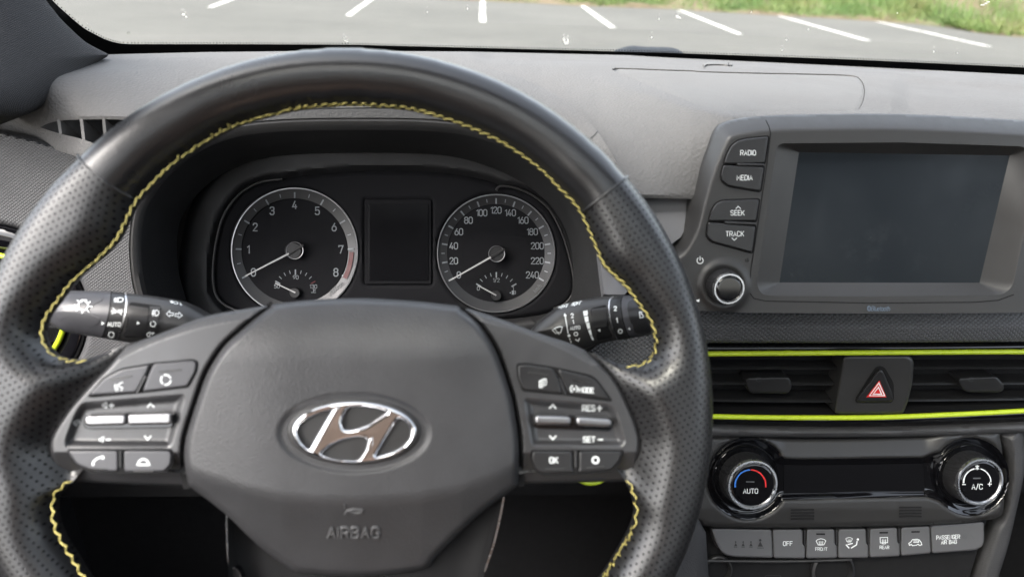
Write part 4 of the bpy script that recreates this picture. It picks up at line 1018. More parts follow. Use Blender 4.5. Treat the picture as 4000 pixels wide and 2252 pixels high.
# lower spoke trim strips and the steering column shroud
mark('spoke_strip', WH, [spl(P('G', '1630,1005 1632,1100 1638,1300 1648,1380'), False, 3)], 5, M['chrome'], wheel, lift=-.004)
mark('spoke_strip', WH, [spl(P('H', '1228,878 1210,980 1160,1200 1090,1410'), False, 3)], 5, M['silver'], wheel, lift=-.004)
slab('spoke_cap', WH, rnd(P('G', '1650,1385 1690,1375 1720,1400 1745,1450 1760,1560 1650,1560'), 12), -.003, .004, 4, M['piano'], wheel)
col = thing('column_shroud', 'black shroud of the steering column behind the wheel hub', 'shroud', WH.P(1385, 2000, -.25))
cs = Plane(1385, 1600, .37, 25); ce = Plane(1385, 1500, .55, 25)
o1 = rnd(P('0', '760,1310 1050,1250 1720,1255 2060,1330 2080,1700 1900,1900 900,1900 740,1700'), 120, 4); o2 = rnd(P('0', '850,1240 1100,1200 1700,1200 1960,1250 1980,1600 1800,1700 980,1700 840,1600'), 100, 4)
ringloft('shell', [cs.P(*inset(o1, 40).T, .004), cs.P(*o1.T), ce.P(*o2.T)], M['dark'], col)
patch('shroud_plate', cs, [inset(o1, 30)], 30, M['dark'], col, hD=lambda d, u, v: np.full(len(d), .003))

# ------------------------------------------------------------------ stalks
def stalk(name, label, z, pl, outline, H, W, cuts, mats):
    t = thing(name, label, 'stalk', pl.P(*P(z, outline).mean(0), -.01)); op = spl(P(z, outline), True, 4)
    hf = lambda d, u, v: H*np.sqrt(np.maximum(1-(1-np.clip(d/W, 0, 1))**2, 0))
    nm = [c[0] for c in cuts]
    lines = [P(z, c[1]) for c in cuts[:-1]]
    def lab(u, v):
        out = np.zeros(len(u), int)
        for l in lines: out += u > np.interp(v, l[:, 1], l[:, 0])
        return out
    parts = patch(nm, pl, [op], 5, mats, t, hD=hf, cap=120, split=lab, ortho=False, back=lambda d, u, v: hf(d, u, v), ang=70)
    surf = Relief(pl, lambda u, v: hf(pdist(np.stack([u.ravel(), v.ravel()], 1), [op]).reshape(u.shape), u, v))
    return t, surf, parts
SL = Plane(480, 1230, .385, 24)
lst, LS, lp = stalk('light_stalk', 'black light switch stalk with white lamp symbols', 'S', SL, '-60,330 60,180 330,100 640,98 950,104 1160,128 1480,160 1880,222 2100,292 2300,400 2430,480 2600,600 2700,760 2500,900 2000,920 1400,880 1050,832 820,792 500,740 250,690 90,600 -20,480', .014, 100,
                    [('end_switch', '968,90 940,400 825,800'), ('selector_ring', '1190,120 1160,420 1040,850'), ('stem', '')], [M['button_lit'], M['button'], M['satin']])
mark('joint', LS, [P('S', '966,104 950,300 930,430 880,640 822,790')], 4, M['void'], lst, lift=.0002); mark('silver_ring', LS, [P('S', '1172,132 1190,250 1175,400 1130,600 1045,830')], 6, M['silver'], lst, lift=.0004)
mark('thumb_pad', LS, [], 1, M['button_lit'], lp[0], lift=.0003, fills=[rnd(P('S', '340,128 838,150 845,200 790,560 700,628 400,590 150,520 130,440 200,260'), 20)])
def li(lines, wd=3.0, fills=(), par=None, mat='print', lift=.0006): return ico(par or lst, 'S', lines, wd, LS, lift, fills, mat)
li([arc('S', 548, 310, 72, 0, 359, 26), '525,262 528,232 598,236 592,264'], 4, par=lp[0])
li(['480,250 462,234', '630,276 655,254', '415,306 458,310', '640,326 682,330', '445,392 478,368', '532,425 540,392', '605,376 632,406'], 3.6, par=lp[0])
li([], 1, ['820,545 866,577 820,602'], lp[0])
li(['1065,200 1062,258 1110,258 1142,235 1140,212 1110,198 1065,200'], 3, par=lp[1]); li(['1005,%d 1048,%d' % (y, y) for y in (204, 217, 230, 243, 256)], 2, par=lp[1])
li(['1015,375 1012,420 1035,415 1045,395 1015,375', '1085,375 1080,420 1062,410 1062,390 1085,375', '985,350 1005,368', '972,385 1002,390', '968,410 1000,405', '975,435 1003,420', '1100,385 1125,375', '1100,398 1132,398', '1098,412 1130,420', '1095,425 1118,448'], 2.6, par=lp[1])
txt(lp[1], 'S', 'AUTO', '1006,590', 58, surf=LS, lift=.0006, wt=.19, asp=.95, vrise=.03)
li([arc('S', 965, 745, 40, 0, 359, 22)], 3.2, par=lp[1]); li([arc('S', 1582, 584, 38, 0, 359, 22)], 3.2)
# thumb wheel in its slot
mark('wheel_slot', LS, [], 1, M['void'], lst, lift=.0003, fills=[rnd(P('S', '1235,275 1270,262 1690,318 1705,345 1640,715 1590,760 1180,790 1140,760 1200,560'), 14)])
mark('scale_plate', LS, [], 1, M['button'], lst, lift=.0006, fills=[P('S', '1535,322 1695,332 1640,725 1455,780 1500,560')])
tw = mark('thumb_wheel', LS, [], 1, M['button'], lst, lift=.0009, fills=[P('S', '1240,310 1515,350 1500,560 1470,780 1150,760 1215,560')])
li(['1245,%d 1510,%d' % (y, y+26) for y in (335, 355, 375, 395, 415, 435)], 2.2, par=lst, mat='satin', lift=.0012)
li(['1225,575 1245,510 1300,505 1480,530'], 3.5, par=lst, mat='dialring', lift=.0012); li([], 1, ['1348,545 1390,575 1344,595'], lift=.0013)
li(['1710,340 1690,560 1650,715'], 3, mat='dialring', lift=.0008)
li(['1615,385 1612,465 1645,462 1668,435 1668,405 1645,382 1615,385', '1595,375 1575,440', '1570,395 1602,388', '1568,420 1600,412', '1565,440 1598,432', '1590,440 1575,468'], 2.8, lift=.0008)
li(['1535,705 1505,720 1490,745 1505,772 1535,770 1540,705', '1555,722 1605,722', '1580,708 1572,745'], 2.8, lift=.0008)
li(['1782,435 1830,388 1832,418 1885,424 1880,462 1830,455 1828,480 1782,435', '2015,462 1965,410 1963,438 1912,432 1910,468 1962,474 1960,498 2015,462'], 2.8)
li(['1885,255 1925,258 1952,272 1940,288 1900,285 1885,268 1885,255'], 2.4, ['1830,240 1876,244 1876,282 1850,275', '1975,268 2000,275 1985,285', '1970,285 2012,300 2000,318']); 
SR = Plane(2400, 1240, .395, 24)
wst, WS, wp = stalk('wiper_stalk', 'black wiper switch stalk with white wiper symbols', 'T', SR, '60,800 130,660 270,530 400,430 560,315 850,212 1200,150 1500,122 1900,104 2200,120 2420,250 2480,500 2450,720 2300,815 1900,888 1600,932 1350,985 1150,1060 950,1120 600,1050 250,930', .014, 100,
                    [('stem', '1500,110 1480,300 1500,560 1560,760 1680,960'), ('selector_ring', '1740,100 1705,300 1745,560 1800,750 1890,930'), ('end_switch', '')], [M['satin'], M['button'], M['button_lit']])
def wi(lines, wd=3.0, fills=(), par=None, mat='print', lift=.0006): return ico(par or wst, 'T', lines, wd, WS, lift, fills, mat)
mark('joint', WS, [P('T', '1740,130 1712,200 1710,320 1745,560 1800,750 1870,885')], 3.6, M['void'], wst, lift=.0002); mark('silver_ring', WS, [spl(P('T', '1570,128 1505,190 1490,330 1510,520 1550,680 1600,830 1650,910'), False, 4)], 4.5, M['silver'], wst, lift=.0004)
mark('thumb_pad', WS, [], 1, M['button'], wp[2], lift=.0003, fills=[rnd(P('T', '1840,215 1935,180 2300,200 2330,500 2260,790 2030,815 1960,780 1860,520 1825,330'), 16)])
wi(['570,330 600,318 620,345', '625,312 660,285 690,305 650,325 625,312', '700,275 740,265 705,325', '800,290 840,245 905,235 900,270 800,290', '845,250 860,300', '915,235 940,228 900,275', '990,212 965,222 945,275'], 3.0)
wi(['685,450 745,800'], 3.4, ['682,430 718,482 660,488', arc('T', 760, 842, 26, 0, 345, 16)]); wi(['772,895 778,910', '788,940 800,970'], 4)
for s_, at, H in (('2', '820,478', 72), ('1', '836,592', 70), ('AUTO', '870,702', 58)): txt(wst, 'T', s_, at, H, surf=WS, lift=.0006, wt=.19, rot=6)
wi([arc('T', 888, 812, 32, 0, 359, 20)], 3.4); wi(['880,912 928,942 952,895'], 3.4)
wi(['640,685 580,678 520,700 455,738 520,805 555,780 590,785 608,790 640,685', '495,715 580,820'], 2.8)
mark('scale_slot', WS, [P('T', '1130,990 1070,960 1020,800 965,480 962,390 1000,335 1430,270')], 3, M['dialring'], wst, lift=.0003)
wi([], 1, ['1018,395 1098,382 1102,470 1032,482', '1038,495 1108,484 1122,585 1060,600', '1070,612 1130,600 1150,710 1100,722', '1108,742 1158,728 1182,828 1146,838', '1150,852 1182,842 1218,920 1186,926'])
mark('wheel_slot', WS, [], 1, M['void'], wst, lift=.0003, fills=[rnd(P('T', '1150,345 1430,280 1448,320 1470,560 1560,870 1280,940 1200,640'), 12)])
mark('thumb_wheel', WS, [], 1, M['button'], wst, lift=.0008, fills=[P('T', '1170,360 1440,320 1460,590 1435,680 1200,715 1190,590')])
wi(['1180,%d 1448,%d' % (y+44, y) for y in (345, 378, 411, 444, 477, 510, 543)], 3, mat='satin', lift=.0011); wi(['1205,690 1435,640'], 9, mat='satin', lift=.0011)
wi([], 1, ['1284,742 1328,718 1334,772'], lift=.001)
for s_, at, H in (('2', '1606,348', 76), ('1', '1635,562', 80)): txt(wp[1], 'T', s_, at, H, surf=WS, lift=.0006, wt=.19, rot=4)
wi([arc('T', 1698, 764, 36, 0, 359, 20)], 3.4, par=wp[1]); wi([], 1, ['1835,718 1872,690 1884,742'], wp[2])
wi(['2110,410 2048,410 2060,515 2120,508', '2075,420 2120,490'], 3, par=wp[2], lift=.0008)

# ------------------------------------------------------------------ infotainment unit
SC = Plane(3460, 850, .456, 14)
inf = thing('infotainment_unit', 'charcoal infotainment unit with a dark screen, shortcut buttons and knob', 'infotainment', SC.P(3400, 1230, -.02))
hou = np.vstack([spl(P('0', '2560,1213 2570,1090 2600,985 2633,949 2654,917 2676,868 2698,780 2736,652 2768,571 2801,505 2845,476 2926,459 2991,452 3143,447 3524,446 4000,470 4150,490 4240,535 4280,620 4320,1000 4310,1215'), False, 5), P('0', '4000,1221 3415,1224 2926,1221 2736,1213')])
hd = np.vstack([hou[:-4], P('0', '4700,1700 2200,1700')])
fo = rnd(P('0', '3035,560 3520,556 4010,572 4002,900 3955,1120 3915,1152 3400,1158 3024,1155 2975,1150 2956,1112 3000,800'), 30, 6)
sc_ = P('0', '3122,595 3943,608 3825,1103 3046,1102')
def houh(d, u, v):
    x = np.clip(d/62, 0, 1); hb = -.015*(1-x)**1.25
    bowl = -.0018*sm(u, 2950, 2900)*0
    mound = .0022*np.exp(-((np.hypot(u-2828, v-1115)-84)/16)**2)
    return hb+mound
patch('housing', SC, [hou, fo], 7, M['satin'], inf, hD=houh, cap=120, dpolys=[hd], skirt=.045, ang=55)
n = len(fo)
# four-sided slope from the frame down to the glass
cs_ = A([sc_[np.argmin(np.hypot(*(sc_-p).T))] for p in fo])
def slope_pt(p):                      # nearest point on the screen outline
    b, bq = 1e9, None
    for a_, c_ in zip(sc_, np.roll(sc_, -1, 0)):
        ab = c_-a_; t = np.clip(((p-a_) @ ab)/(ab @ ab), 0, 1); q = a_+t*ab; d = np.hypot(*(p-q))
        if d < b: b, bq = d, q
    return bq
fo2 = A([x for a_, b_ in zip(fo, np.roll(fo, -1, 0)) for x in [a_+(b_-a_)*t for t in np.linspace(0, 1, max(int(np.hypot(*(b_-a_))/14), 1), endpoint=False)]])
inn = A([slope_pt(p) for p in fo2]); n = len(fo2)
V = np.vstack([SC.P(*fo2.T, 0.0), SC.P(*(fo2*.93+inn*.07).T, -.0008), SC.P(*inn.T, -.0085)])
F = [[r*n+i, r*n+(i+1) % n, (r+1)*n+(i+1) % n, (r+1)*n+i] for r in range(2) for i in range(n)]
mk('screen_frame', V, F, M['satin'], inf, uv=SC.uv(V), ang=28)
so = mk('screen', SC.P(*inset(sc_, -4).T, -.0084), [[0, 1, 2, 3]], M['screen'], inf, uv=SC.uv(SC.P(*inset(sc_, -4).T, -.0084)), smooth=False); so['label'] = 'dark switched-off touch screen with faint smudges'
mark('frame_seam', SC, [P('0', '2992,470 3004,495 3010,520 2996,640 2975,780 2950,950 2935,1040 2927,1110 2930,1145 2945,1165 2990,1175 3400,1183 3800,1180 3900,1172 3960,1150')], 3.2, M['void'], inf, lift=.0003)
rb = {}
for key, pol in (('RADIO', '583,64 555,266 247,272 265,210 300,140 350,97 420,80'), ('MEDIA', '550,292 522,478 400,460 280,438 232,400 224,360 245,280'), ('SEEK', '513,537 490,703 132,703 157,620 192,567 240,547'), ('TRACK', '487,740 460,943 300,898 152,858 114,810 127,710')):
    p_ = P('L', pol); mark('button_gap', SC, [], 1, M['void'], inf, lift=.0004, fills=[inset(rnd(p_, 8), -4.5)])
    rb[key] = slab('button', SC, rnd(p_, 11), .0024, .003, 6, M['button'], inf)
for pol in ('345,266 356,264 553,268 553,287 356,286 345,280', '252,705 262,701 492,714 492,732 262,724 252,718'):
    slab('button_bar', SC, rnd(P('L', pol), 4), .0028, .002, 3, M['button'], inf)
def st(par, s_, at, H=36, **k): q = P('L', at)[0]; return text(SC, s_, q[0], q[1], H*.5171, M['print'], par, lift=.0027, wt=.125, sp=1.6, asp=.85, **k)
st(rb['RADIO'], 'RADIO', '430,187'); st(rb['MEDIA'], 'MEDIA', '404,375'); st(rb['SEEK'], 'SEEK', '350,640'); st(rb['TRACK'], 'TRACK', '330,798')
ico(rb['SEEK'], 'L', ['338,609 355,591 373,609'], 2.4, SC, .0027); ico(rb['TRACK'], 'L', ['307,829 326,847 345,829'], 2.4, SC, .0027)
ico(inf, 'L', [arc('L', 67, 1000, 23, 125, 415, 20), '67,970 67,998'], 3, SC, .0006)
mark('volume_mark', SC, [], 1, M['print'], inf, lift=.0006, fills=[P('L', '36,1297 63,1292 61,1312 45,1310')])
ph = P('L', '421,996')[0]; lathe('reset_hole', SC, ph[0], ph[1], [(7, .0004), (5, .0006), (4.2, -.002), (.1, -.002)], M['dark'], inf, seg=16)
kb = lathe('volume_knob', SC, 2821, 1112, [(67, -.001), (66, .004), (64, .010), (61, .0118)], M['knurl'], inf, seg=60, ripple=.008)
lathe('knob_ring', SC, 2821, 1112, [(61.5, .0115), (61.5, .0128), (58, .0142), (53, .0142), (50, .0130)], M['silver'], kb, seg=60)
lathe('knob_cap', SC, 2821, 1112, [(50, .0125), (49.5, .0135), (46, .0140), (44, .0141), (40, .0141), (.1, .0141)], M['piano'], kb, seg=48)
q = P('L', '1345,1362')[0]
slab('wireless_badge', SC, ell(q[0], q[1], 7.5, 10.5, 20), .0006, .0005, 0, M['bluegrey'], inf)
mark('wireless_rune', SC, [[q+A(t) for t in ((-3.5, -3), (3, 3.2), (0, 6.5), (0, -6.5), (3, -3.2), (-3.5, 3))]], 1.5, M['dark'], inf, lift=.0009)
q = P('L', '1432,1362')[0]; text(SC, 'Bluetooth', q[0], q[1], 17, M['bluegrey'], inf, slant=.18, asp=.72, sp=1.1, wt=.15, lift=.0006)

# ------------------------------------------------------------------ centre vents
VN = Plane(3400, 1500, .512, 6)
ven = thing('air_vent', 'wide centre air vent edged by two lime strips', 'air vent', VN.P(3400, 1680, -.03))
surround = np.vstack([P('0', '2600,1340 2768,1337 3415,1337 4000,1331 4700,1331'), spl(P('0', '4700,1610 4300,1630 4000,1645 3687,1658 3361,1666 3100,1664 2790,1655 2600,1645'), False, 4)])
slot = np.vstack([P('0', '2640,1392 2771,1391 3415,1386 4000,1383 4600,1383'), spl(P('0', '4600,1570 4000,1592 3687,1608 3415,1618 3143,1619 2790,1614 2640,1608'), False, 4)])
patch('gloss_surround', VN, [surround, slot], 8, M['piano'], ven, hD=lambda d, u, v: .007*np.sqrt(np.clip(d/22, 0, 1))-.004, cap=40, skirt=.03, ang=70)
ins_ = slot; n = len(slot)
V = np.vstack([VN.P(*slot.T, .0), VN.P(*slot.T, .0)-VN.n*.05]); F = [[i, (i+1) % n, n+(i+1) % n, n+i] for i in range(n)]+[[n+i for i in range(n)]]
mk('duct', V, F, M['void'], ven, smooth=False)
for nm, pts in (('lime_strip', '2620,1383 2771,1381 3143,1378 3415,1376 3700,1374 4000,1373 4600,1374'), ('lime_strip', '2620,1616 2790,1625 3000,1629 3143,1630 3415,1629 3687,1619 4000,1603 4600,1568')):
    l_ = spl(P('0', pts), False, 6); tube(nm, VN.P(*l_.T, .0040), 10.2*VN.k, M['lime'], ven, seg=12)
def slat(a_, b_, h=-.005):
    l_ = np.linspace(0, 1, 14)[:, None]*(A(b_)-A(a_))+A(a_); c_ = VN.P(*l_.T, h); V = []; pr = [(-.001, 0), (.0002, .0010), (.0018, .0016), (.0060, .0016), (.020, .0030), (.020, -.0006), (.004, -.0014), (.0006, -.0011)]
    for p in c_:
        for (dy, dz) in pr: V.append(p+np.array([0, dy, dz]))
    m = len(pr); F = [[i*m+j, i*m+(j+1) % m, (i+1)*m+(j+1) % m, (i+1)*m+j] for i in range(13) for j in range(m)]+[list(range(m)), [13*m+j for j in range(m)]]
    return mk('slat', V, F, M['slat'], ven, ang=40)
for a_, b_ in (((2640,1437), (3270,1440)), ((2640,1497), (3264,1501)), ((2640,1563), (3255,1568)), ((3560,1437), (4600,1436)), ((3556,1500), (4600,1496)), ((3545,1565), (4600,1552))): slat(a_, b_)
for pol, l1 in (('572,40 590,18 885,12 903,50 905,85 895,115 868,132 612,130 586,105', '625,105 890,110'), ('2100,45 2110,20 2378,8 2425,60 2432,95 2422,115 2388,126 2165,122 2132,98', '2190,105 2405,108')):
    tb_ = slab('slider_tab', VN, rnd(P('I', pol), 12), -.001, .016, 8, M['button'], ven); a_, b_ = P('I', l1)
    pts = [A(a_)+(A(b_)-A(a_))*t for t in np.linspace(0, 1, 22)]; mark('grip_dots', VN, [], 1, M['satin'], tb_, lift=-.0008, fills=[ell(p[0], p[1], 2, 2, 6) for p in pts])
    mark('airflow_mark', VN, [arc('I', (pol and float(pol.split(',')[0])+95), 32, 16, 0, 330, 14)], 1.6, M['faintprint'], tb_, lift=-.0008)
hz_ = slab('hazard_panel', VN, rnd(P('X', '455,180 1800,176 1760,700 1690,1000 1600,1262 1500,1285 950,1296 420,1292 275,1268 350,800 420,400'), 40), .0042, .02, 13, M['satin'], ven)
mark('hazard_well', VN, [], 1, M['void'], hz_, lift=.0045, fills=[rnd(P('X', '1060,405 1140,372 1235,405 1410,700 1410,1010 1365,1078 690,1078 680,1000 900,640'), 16)])
hb_ = slab('hazard_button', VN, rnd(P('X', '1135,440 1200,470 1385,900 1398,1010 1345,1058 735,1058 705,1010'), 18), .0075, .004, 7, M['button'], ven)
mark('warning_triangle', VN, [], 1, M['redprint'], hb_, lift=.0078, fills=[P('X', '1135,648 1272,968 890,968')])
mark('warning_triangle', VN, [P('X', '1128,700 1235,938 950,938 1128,700'), P('X', '1120,778 1178,908 1018,908 1120,778')], 4.4, M['print'], hb_, lift=.0080)
tag(hb_, None, None); hb_['label'] = 'triangular hazard button with red and white triangle'
lp2 = spl(P('0', '2620,1650 2790,1660 3100,1670 3361,1672 3687,1664 4000,1650 4600,1618'), False, 4); lp3 = spl(P('0', '4600,1675 4000,1690 3687,1700 3361,1706 3100,1706 2790,1704 2620,1700'), False, 4)
patch('stitched_lip', Plane(3400, 1690, .505, 20), [np.vstack([lp2, lp3])], 8, M['trim_grain'], ven, hD=lambda d, u, v: .005*np.sqrt(np.clip(d/18, 0, 1)), cap=40, skirt=.03)

# ------------------------------------------------------------------ side vent at the door end
VL = Plane(-80, 1240, .535, 10)
vsd = thing('air_vent', 'glossy black side vent with a lime ring near the door', 'air vent', VL.P(-80, 1600, -.03))
def er(a, b, h, n=80): e = ell(-80, 1240, a, b, n); return VL.P(*e.T, h)
ringloft('gloss_ring', [er(430, 374, -.01), er(430, 374, .001), er(415, 360, .006), er(390, 322, .008), er(355, 280, .002), er(345, 268, .0)], M['piano'], vsd, ang=70)
e_ = ell(-80, 1240, 332, 250, 80); tube('lime_ring', VL.P(*e_.T, .003), 11*VL.k, M['lime'], vsd, closed=True, seg=10, up=VL.n)
ringloft('duct', [er(345, 268, .001), er(320, 240, -.006), er(300, 230, -.03), er(4, 4, -.03)], M['void'], vsd)
for v_ in (1130, 1200, 1270, 1340):
    dx = 310*math.sqrt(max(1-((v_-1240)/240)**2, 0)); l_ = A([(-80-dx, v_), (-80, v_), (-80+dx, v_)]); tube('slat', VL.P(*l_.T, -.008), .0015, M['button'], vsd, seg=6, flat=3.0, up=VL.n)

# ------------------------------------------------------------------ climate panel
CC = Plane(3370, 1880, .488, 20)
cli = thing('climate_panel', 'black climate control panel with two silver-ringed knobs', 'climate control', CC.P(3350, 2060, -.02))
cb = np.vstack([spl(P('0', '2640,1708 2785,1703 3300,1706 3877,1686 3904,1702 3918,1790 3922,1900 3920,1986 3904,2016 3845,2030 3632,2048 3089,2059 2780,2056 2738,2040 2700,2000'), True, 4)])
cK1, cK2 = P('I', '592,742')[0], P('I', '2190,728')[0]; r1, r2 = 284*.5435, 268*.5435
a1 = ell(cK1[0], cK1[1], r1, r1, 40, 38, 322); a2 = ell(cK2[0], cK2[1], r2, r2, 40, -142, 142)
inset_poly = np.vstack([a1, P('I', '836,884 1000,878 1880,860 1930,876'), a2, P('I', '1930,572 1850,604 1000,616 860,612 812,590')])
patch('body', CC, [cb, inset_poly], 7, M['satin'], cli, cap=90, skirt=.03, ang=50,
      hD=lambda d, u, v: .004*np.sqrt(np.clip(d/16, 0, 1))-.004 - .000085*np.clip(1800-v, 0, 120)*sm(u, 2960, 3080)*(1-sm(u, 3600, 3700)) - .00004*np.clip(v-1985, 0, 90))
patch('gloss_inset', CC, [inset(inset_poly, -6)], 8, M['piano'], cli, cap=60, hD=lambda d, u, v: -.0012-.0042*sm(d, 0, 28))
mark('display', CC, [], 1, M['lcd'], cli, lift=-.0050, fills=[P('I', '850,620 1855,610 1862,860 848,872')])
mark('display_window', CC, [], 1, M['dial'], cli, lift=-.0047, fills=[P('I', '1005,655 1695,648 1700,812 1003,818')]) if False else None
for (cu, cv, R, nm) in ((P('I', '578,742')[0][0], P('I', '578,742')[0][1], 101, 'temperature_knob'), (P('I', '2176,722')[0][0], P('I', '2176,722')[0][1], 95.5, 'fan_knob')):
    lathe('knob_collar', CC, cu-2, cv-4, [(R*1.33, -.006), (R*1.31, -.001), (R*1.24, .0005), (R*1.12, -.002)], M['piano'], cli, seg=64, ang=70)
    kn = lathe(nm, CC, cu, cv, [(R*1.05, -.006), (R*1.03, .004), (R*1.0, .0125), (R*.985, .0135)], M['knurl'], cli, seg=72, ripple=.006)
    lathe('knob_ring', CC, cu, cv, [(R*.985, .0132), (R*.98, .0146), (R*.945, .0158), (R*.88, .0158), (R*.835, .0145)], M['silver'], kn, seg=72)
    lathe('knob_face', CC, cu, cv, [(R*.835, .0140), (R*.83, .0148), (R*.80, .0152), (R*.77, .0153), (R*.70, .0153), (.1, .0153)], M['piano'], kn, seg=60)
    if nm == 'temperature_knob': k1 = kn
    else: k2 = kn
KT = .0156
def sarc(z, cx, cy, r, a0, a1, par, mat, wd): mark('dial_mark', CC, [arc(z, cx, cy, r, a0, a1, 8)], wd, M[mat], par, lift=KT)
for a0, a1, wd in ((186, 148, 6), (144, 120, 5.6), (116, 104, 5.4), (101, 93, 5.4)): sarc('I', 610, 790, 110, a0, a1, k1, 'blueprint', wd)
for a0, a1, wd in ((87, 79, 5.4), (76, 64, 5.4), (60, 36, 5.6), (32, -6, 6)): sarc('I', 610, 790, 110, a0, a1, k1, 'redprint', wd)
def ct(par, s_, at, H, surf=CC, lift=KT, **k): q = P('I', at)[0]; return text(surf, s_, q[0], q[1], H*.5435, M['print'], par, lift=lift, wt=.13, **k)
ct(k1, 'AUTO', '611,832', 33); ct(k2, 'A/C', '2240,800', 36)
mark('indicator', CC, [P('I', '582,766 636,766')], 5, M['faintprint'], k1, lift=KT); mark('indicator', CC, [P('I', '2212,740 2262,740')], 5, M['faintprint'], k2, lift=KT)
for a0, a1, wd in ((182, 166, 6), (162, 150, 5.5), (146, 128, 5), (124, 103, 4.5), (74, 50, 4.2), (46, 2, 4.2)): sarc('I', 2240, 768, 98, a0, a1, k2, 'print', wd)
mark('fan_symbol', CC, [P('I', '2228,652 2252,674'), P('I', '2252,652 2228,674'), P('I', '2240,648 2240,678')], 3.2, M['print'], k2, lift=KT)
mark('dial_mark', CC, [P('I', '2132,785 2156,785'), P('I', '2316,782 2342,782'), P('I', '2329,769 2329,796')], 3, M['print'], k2, lift=KT)
for x0, x1, y0, dy in ((902, 1065, 968, 22), (1682, 1837, 950, 22)):
    for i in range(4):
        y = y0+i*dy; mark('grille_slot', CC, [P('I', '%d,%d %d,%d' % (x0, y, x1, y-2))], 5.6, M['void'], cli, lift=.0006)
        mark('grille_edge', CC, [P('I', '%d,%d %d,%d' % (x0, y+7, x1, y+5))], 1.4, M['dialring'], cli, lift=.0006)

# ------------------------------------------------------------------ lower switch row
BR = Plane(3300, 2120, .478, 24)
row = thing('switch_row', 'row of dark climate and seat belt switches below the climate panel', 'switches', BR.P(3300, 2220, -.02))
mark('row_back', BR, [], 1, M['void'], row, lift=-.012, fills=[P('0', '2600,2030 3860,2010 3790,2240 3740,2420 2600,2420')])
sw = {}
for key, pol in (('belt', '82,90 608,101 620,348 300,340 220,328 165,290 122,210'), ('off', '616,101 876,99 878,232 897,250 899,353 626,350'), ('front', '912,99 1153,98 1157,228 1175,246 1177,350 907,353'), ('air', '1187,98 1427,94 1431,222 1447,241 1449,348 1184,350'),
                 ('rear', '1459,93 1697,84 1700,212 1719,227 1722,333 1457,346'), ('recirc', '1732,83 1979,70 1991,308 1729,331'), ('bag', '1988,67 2449,35 2453,200 2438,250 2380,280 2000,310')):
    sw[key] = slab('switch', BR, rnd(P('Y', pol), 11), .001, .012, 6, M['switch'], row)
for x0, y0, x1, y1 in ((893, 102, 895, 235), (1170, 100, 1172, 233), (1443, 97, 1446, 226), (1714, 88, 1716, 216)):
    a_, b_ = P('Y', '%d,%d %d,%d' % (x0, y0, x1, y1)); tube('switch_rib', BR.P(A([a_[0], b_[0]]), A([a_[1], b_[1]]), 0.0), .0008, M['button'], row, seg=8)
for k_, at in (('front', '1000,142 1068,142'), ('rear', '1548,130 1614,129'), ('recirc', '1825,123 1890,122')): mark('lamp_slot', BR, [P('Y', at)], 6, M['void'], sw[k_], lift=.0013)
def rt(k_, s_, at, H, **kw): q = P('Y', at)[0]; return text(BR, s_, q[0], q[1], H*.4503, M['print'], sw[k_], lift=.0014, wt=.14, **kw)
rt('off', 'OFF', '749,224', 36); rt('front', 'FRONT', '1040,271', 26); rt('rear', 'REAR', '1587,257', 26); rt('bag', 'PASSENGER', '2140,168', 32, asp=.8, vrise=-.045); rt('bag', 'AIR BAG', '2147,210', 32, asp=.8, vrise=-.045)
def rs(k_, lines, wd=2.2, fills=(), mat='print'): return ico(sw[k_], 'Y', lines, wd, BR, .0014, fills, mat)
rs('front', ['995,200 1010,188 1037,182 1064,188 1079,200 1062,235 1012,235 995,200', '1022,238 1022,205', '1037,242 1037,205', '1052,238 1052,205'], 2.4)
rs('air', ['1252,182 1266,174 1281,171 1296,174 1310,182 1298,208 1264,208 1252,182', '1272,212 1272,190', '1282,212 1282,190', '1292,212 1292,190'], 1.8)
rs('air', ['1350,205 1345,235 1300,262', '1255,235 1280,262', '1270,232 1310,222'], 4.2, [arc('Y', 1357, 188, 10, 0, 350, 14)])
rs('rear', ['1550,172 1615,170 1615,216 1552,218 1550,172', '1570,228 1570,190', '1583,232 1583,190', '1597,228 1597,190'], 2.4)
rs('recirc', ['1798,222 1815,212 1830,190 1870,186 1890,192 1905,212 1912,235 1890,240 1880,228 1865,238 1830,242 1820,230 1806,240 1798,222', '1840,212 1885,212 1885,200 1840,200'], 2.6)
for x, y in ((297, 215), (362, 215), (430, 215)): rs('belt', ['%d,%d %d,%d' % (x-14, y+40, x+14, y+40)], 2, [arc('Y', x, y-5, 7, 0, 350, 10), P('Y', '%d,%d %d,%d %d,%d' % (x, y, x+14, y+32, x-14, y+32))], 'dark')
rs('belt', ['485,262 540,262'], 2.4, [arc('Y', 510, 195, 11, 0, 350, 12), P('Y', '510,205 534,250 488,250')], 'dark')
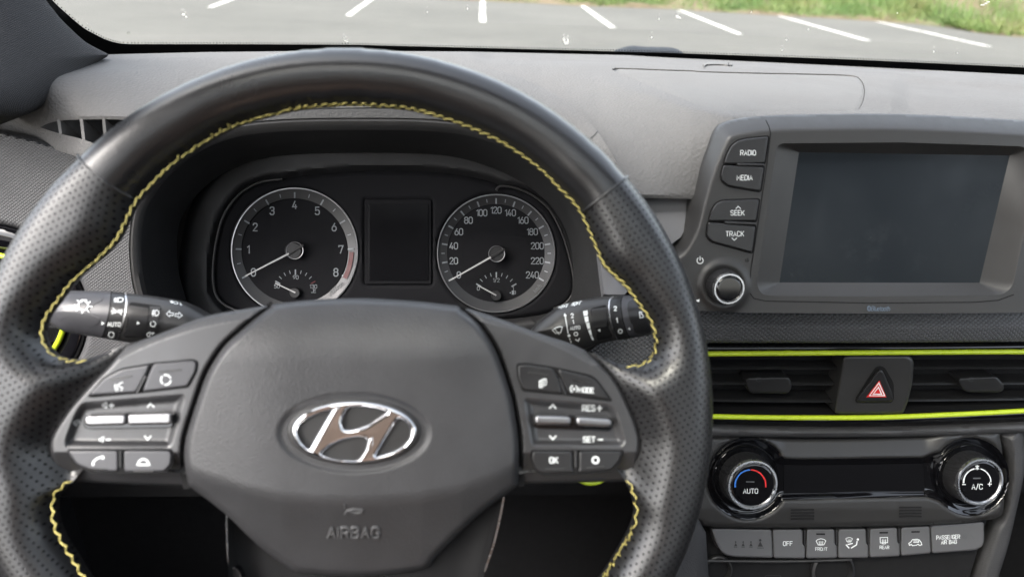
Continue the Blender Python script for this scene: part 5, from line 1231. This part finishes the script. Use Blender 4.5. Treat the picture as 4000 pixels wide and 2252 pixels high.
rs('bag', [arc('Y', 2285, 165, 17, 0, 359, 18), '2275,155 2296,176', '2335,150 2365,178'], 2, (), 'faintprint')
tube('tray_edge', BR.P(*spl(P('Y', '40,372 300,376 700,378 1040,372 1300,362'), False, 4).T, -.004), .0014, M['satin'], row, seg=8)
for at, r in (('172,485', 50), ('1180,500', 78)):
    q = P('Y', at)[0]; lathe('socket_rim', BR, q[0], q[1], [(r*1.16, -.010), (r*1.12, -.007), (r, -.006), (r*.92, -.009), (r*.9, -.02)], M['satin' if r < 60 else 'dark'], row, seg=40)
mark('socket_symbol', BR, [rnd(P('Y', '552,500 690,500 690,560 552,560'), 8)], 2, M['dialring'], row, lift=-.010)
# console flanks
con = thing('console', 'grained dark console flanks either side of the climate stack', 'console', BR.P(3400, 2400, -.05))
WR = Plane(3950, 1950, .50, 10, -25)
patch('flank', WR, [spl(P('0', '3893,1692 3940,1674 3985,1668 4000,1700 4004,1800 3995,1880 3942,2116 3899,2260 3860,2450 3740,2450 3795,2247 3866,2062 3914,2010 3930,1900 3928,1800 3915,1745'), True, 4)], 7, M['trim_grain'], con, hD=lambda d, u, v: .010*np.sqrt(np.clip(d/50, 0, 1)), cap=70, skirt=.05)
patch('flank', Plane(2740, 2150, .47, 10, 25), [P('0', '2660,1990 2730,2029 2757,2078 2768,2252 2775,2450 2560,2450 2600,2252 2640,2100')], 8, M['trim_grain'], con, hD=lambda d, u, v: .006*np.sqrt(np.clip(d/40, 0, 1)), cap=60, skirt=.05)
box('core', .19, .56, .53, .56, -.75, -.26, M['void'], con)
# small things low down behind the wheel
rg = Plane(2308, 1860, .43, 30)
rb_ = ell(2308, 1850, 60, 38, 40); ring = tube('start_ring', rg.P(*rb_.T), .0016, M['lime'], None, closed=True, seg=8, up=rg.n); tag(ring, 'lime ring half hidden below the right spoke of the wheel', 'ring')
bc = spl(P('H', '960,1520 985,1450 1010,1405 1050,1358'), False, 4); bcp = Plane(1850, 2230, .40, 30); cord = tube('key_cord', bcp.P(*bc.T), .0012, M['blue'], None, seg=6); tag(cord, 'bright blue cord glimpsed below the airbag cover', 'cord')
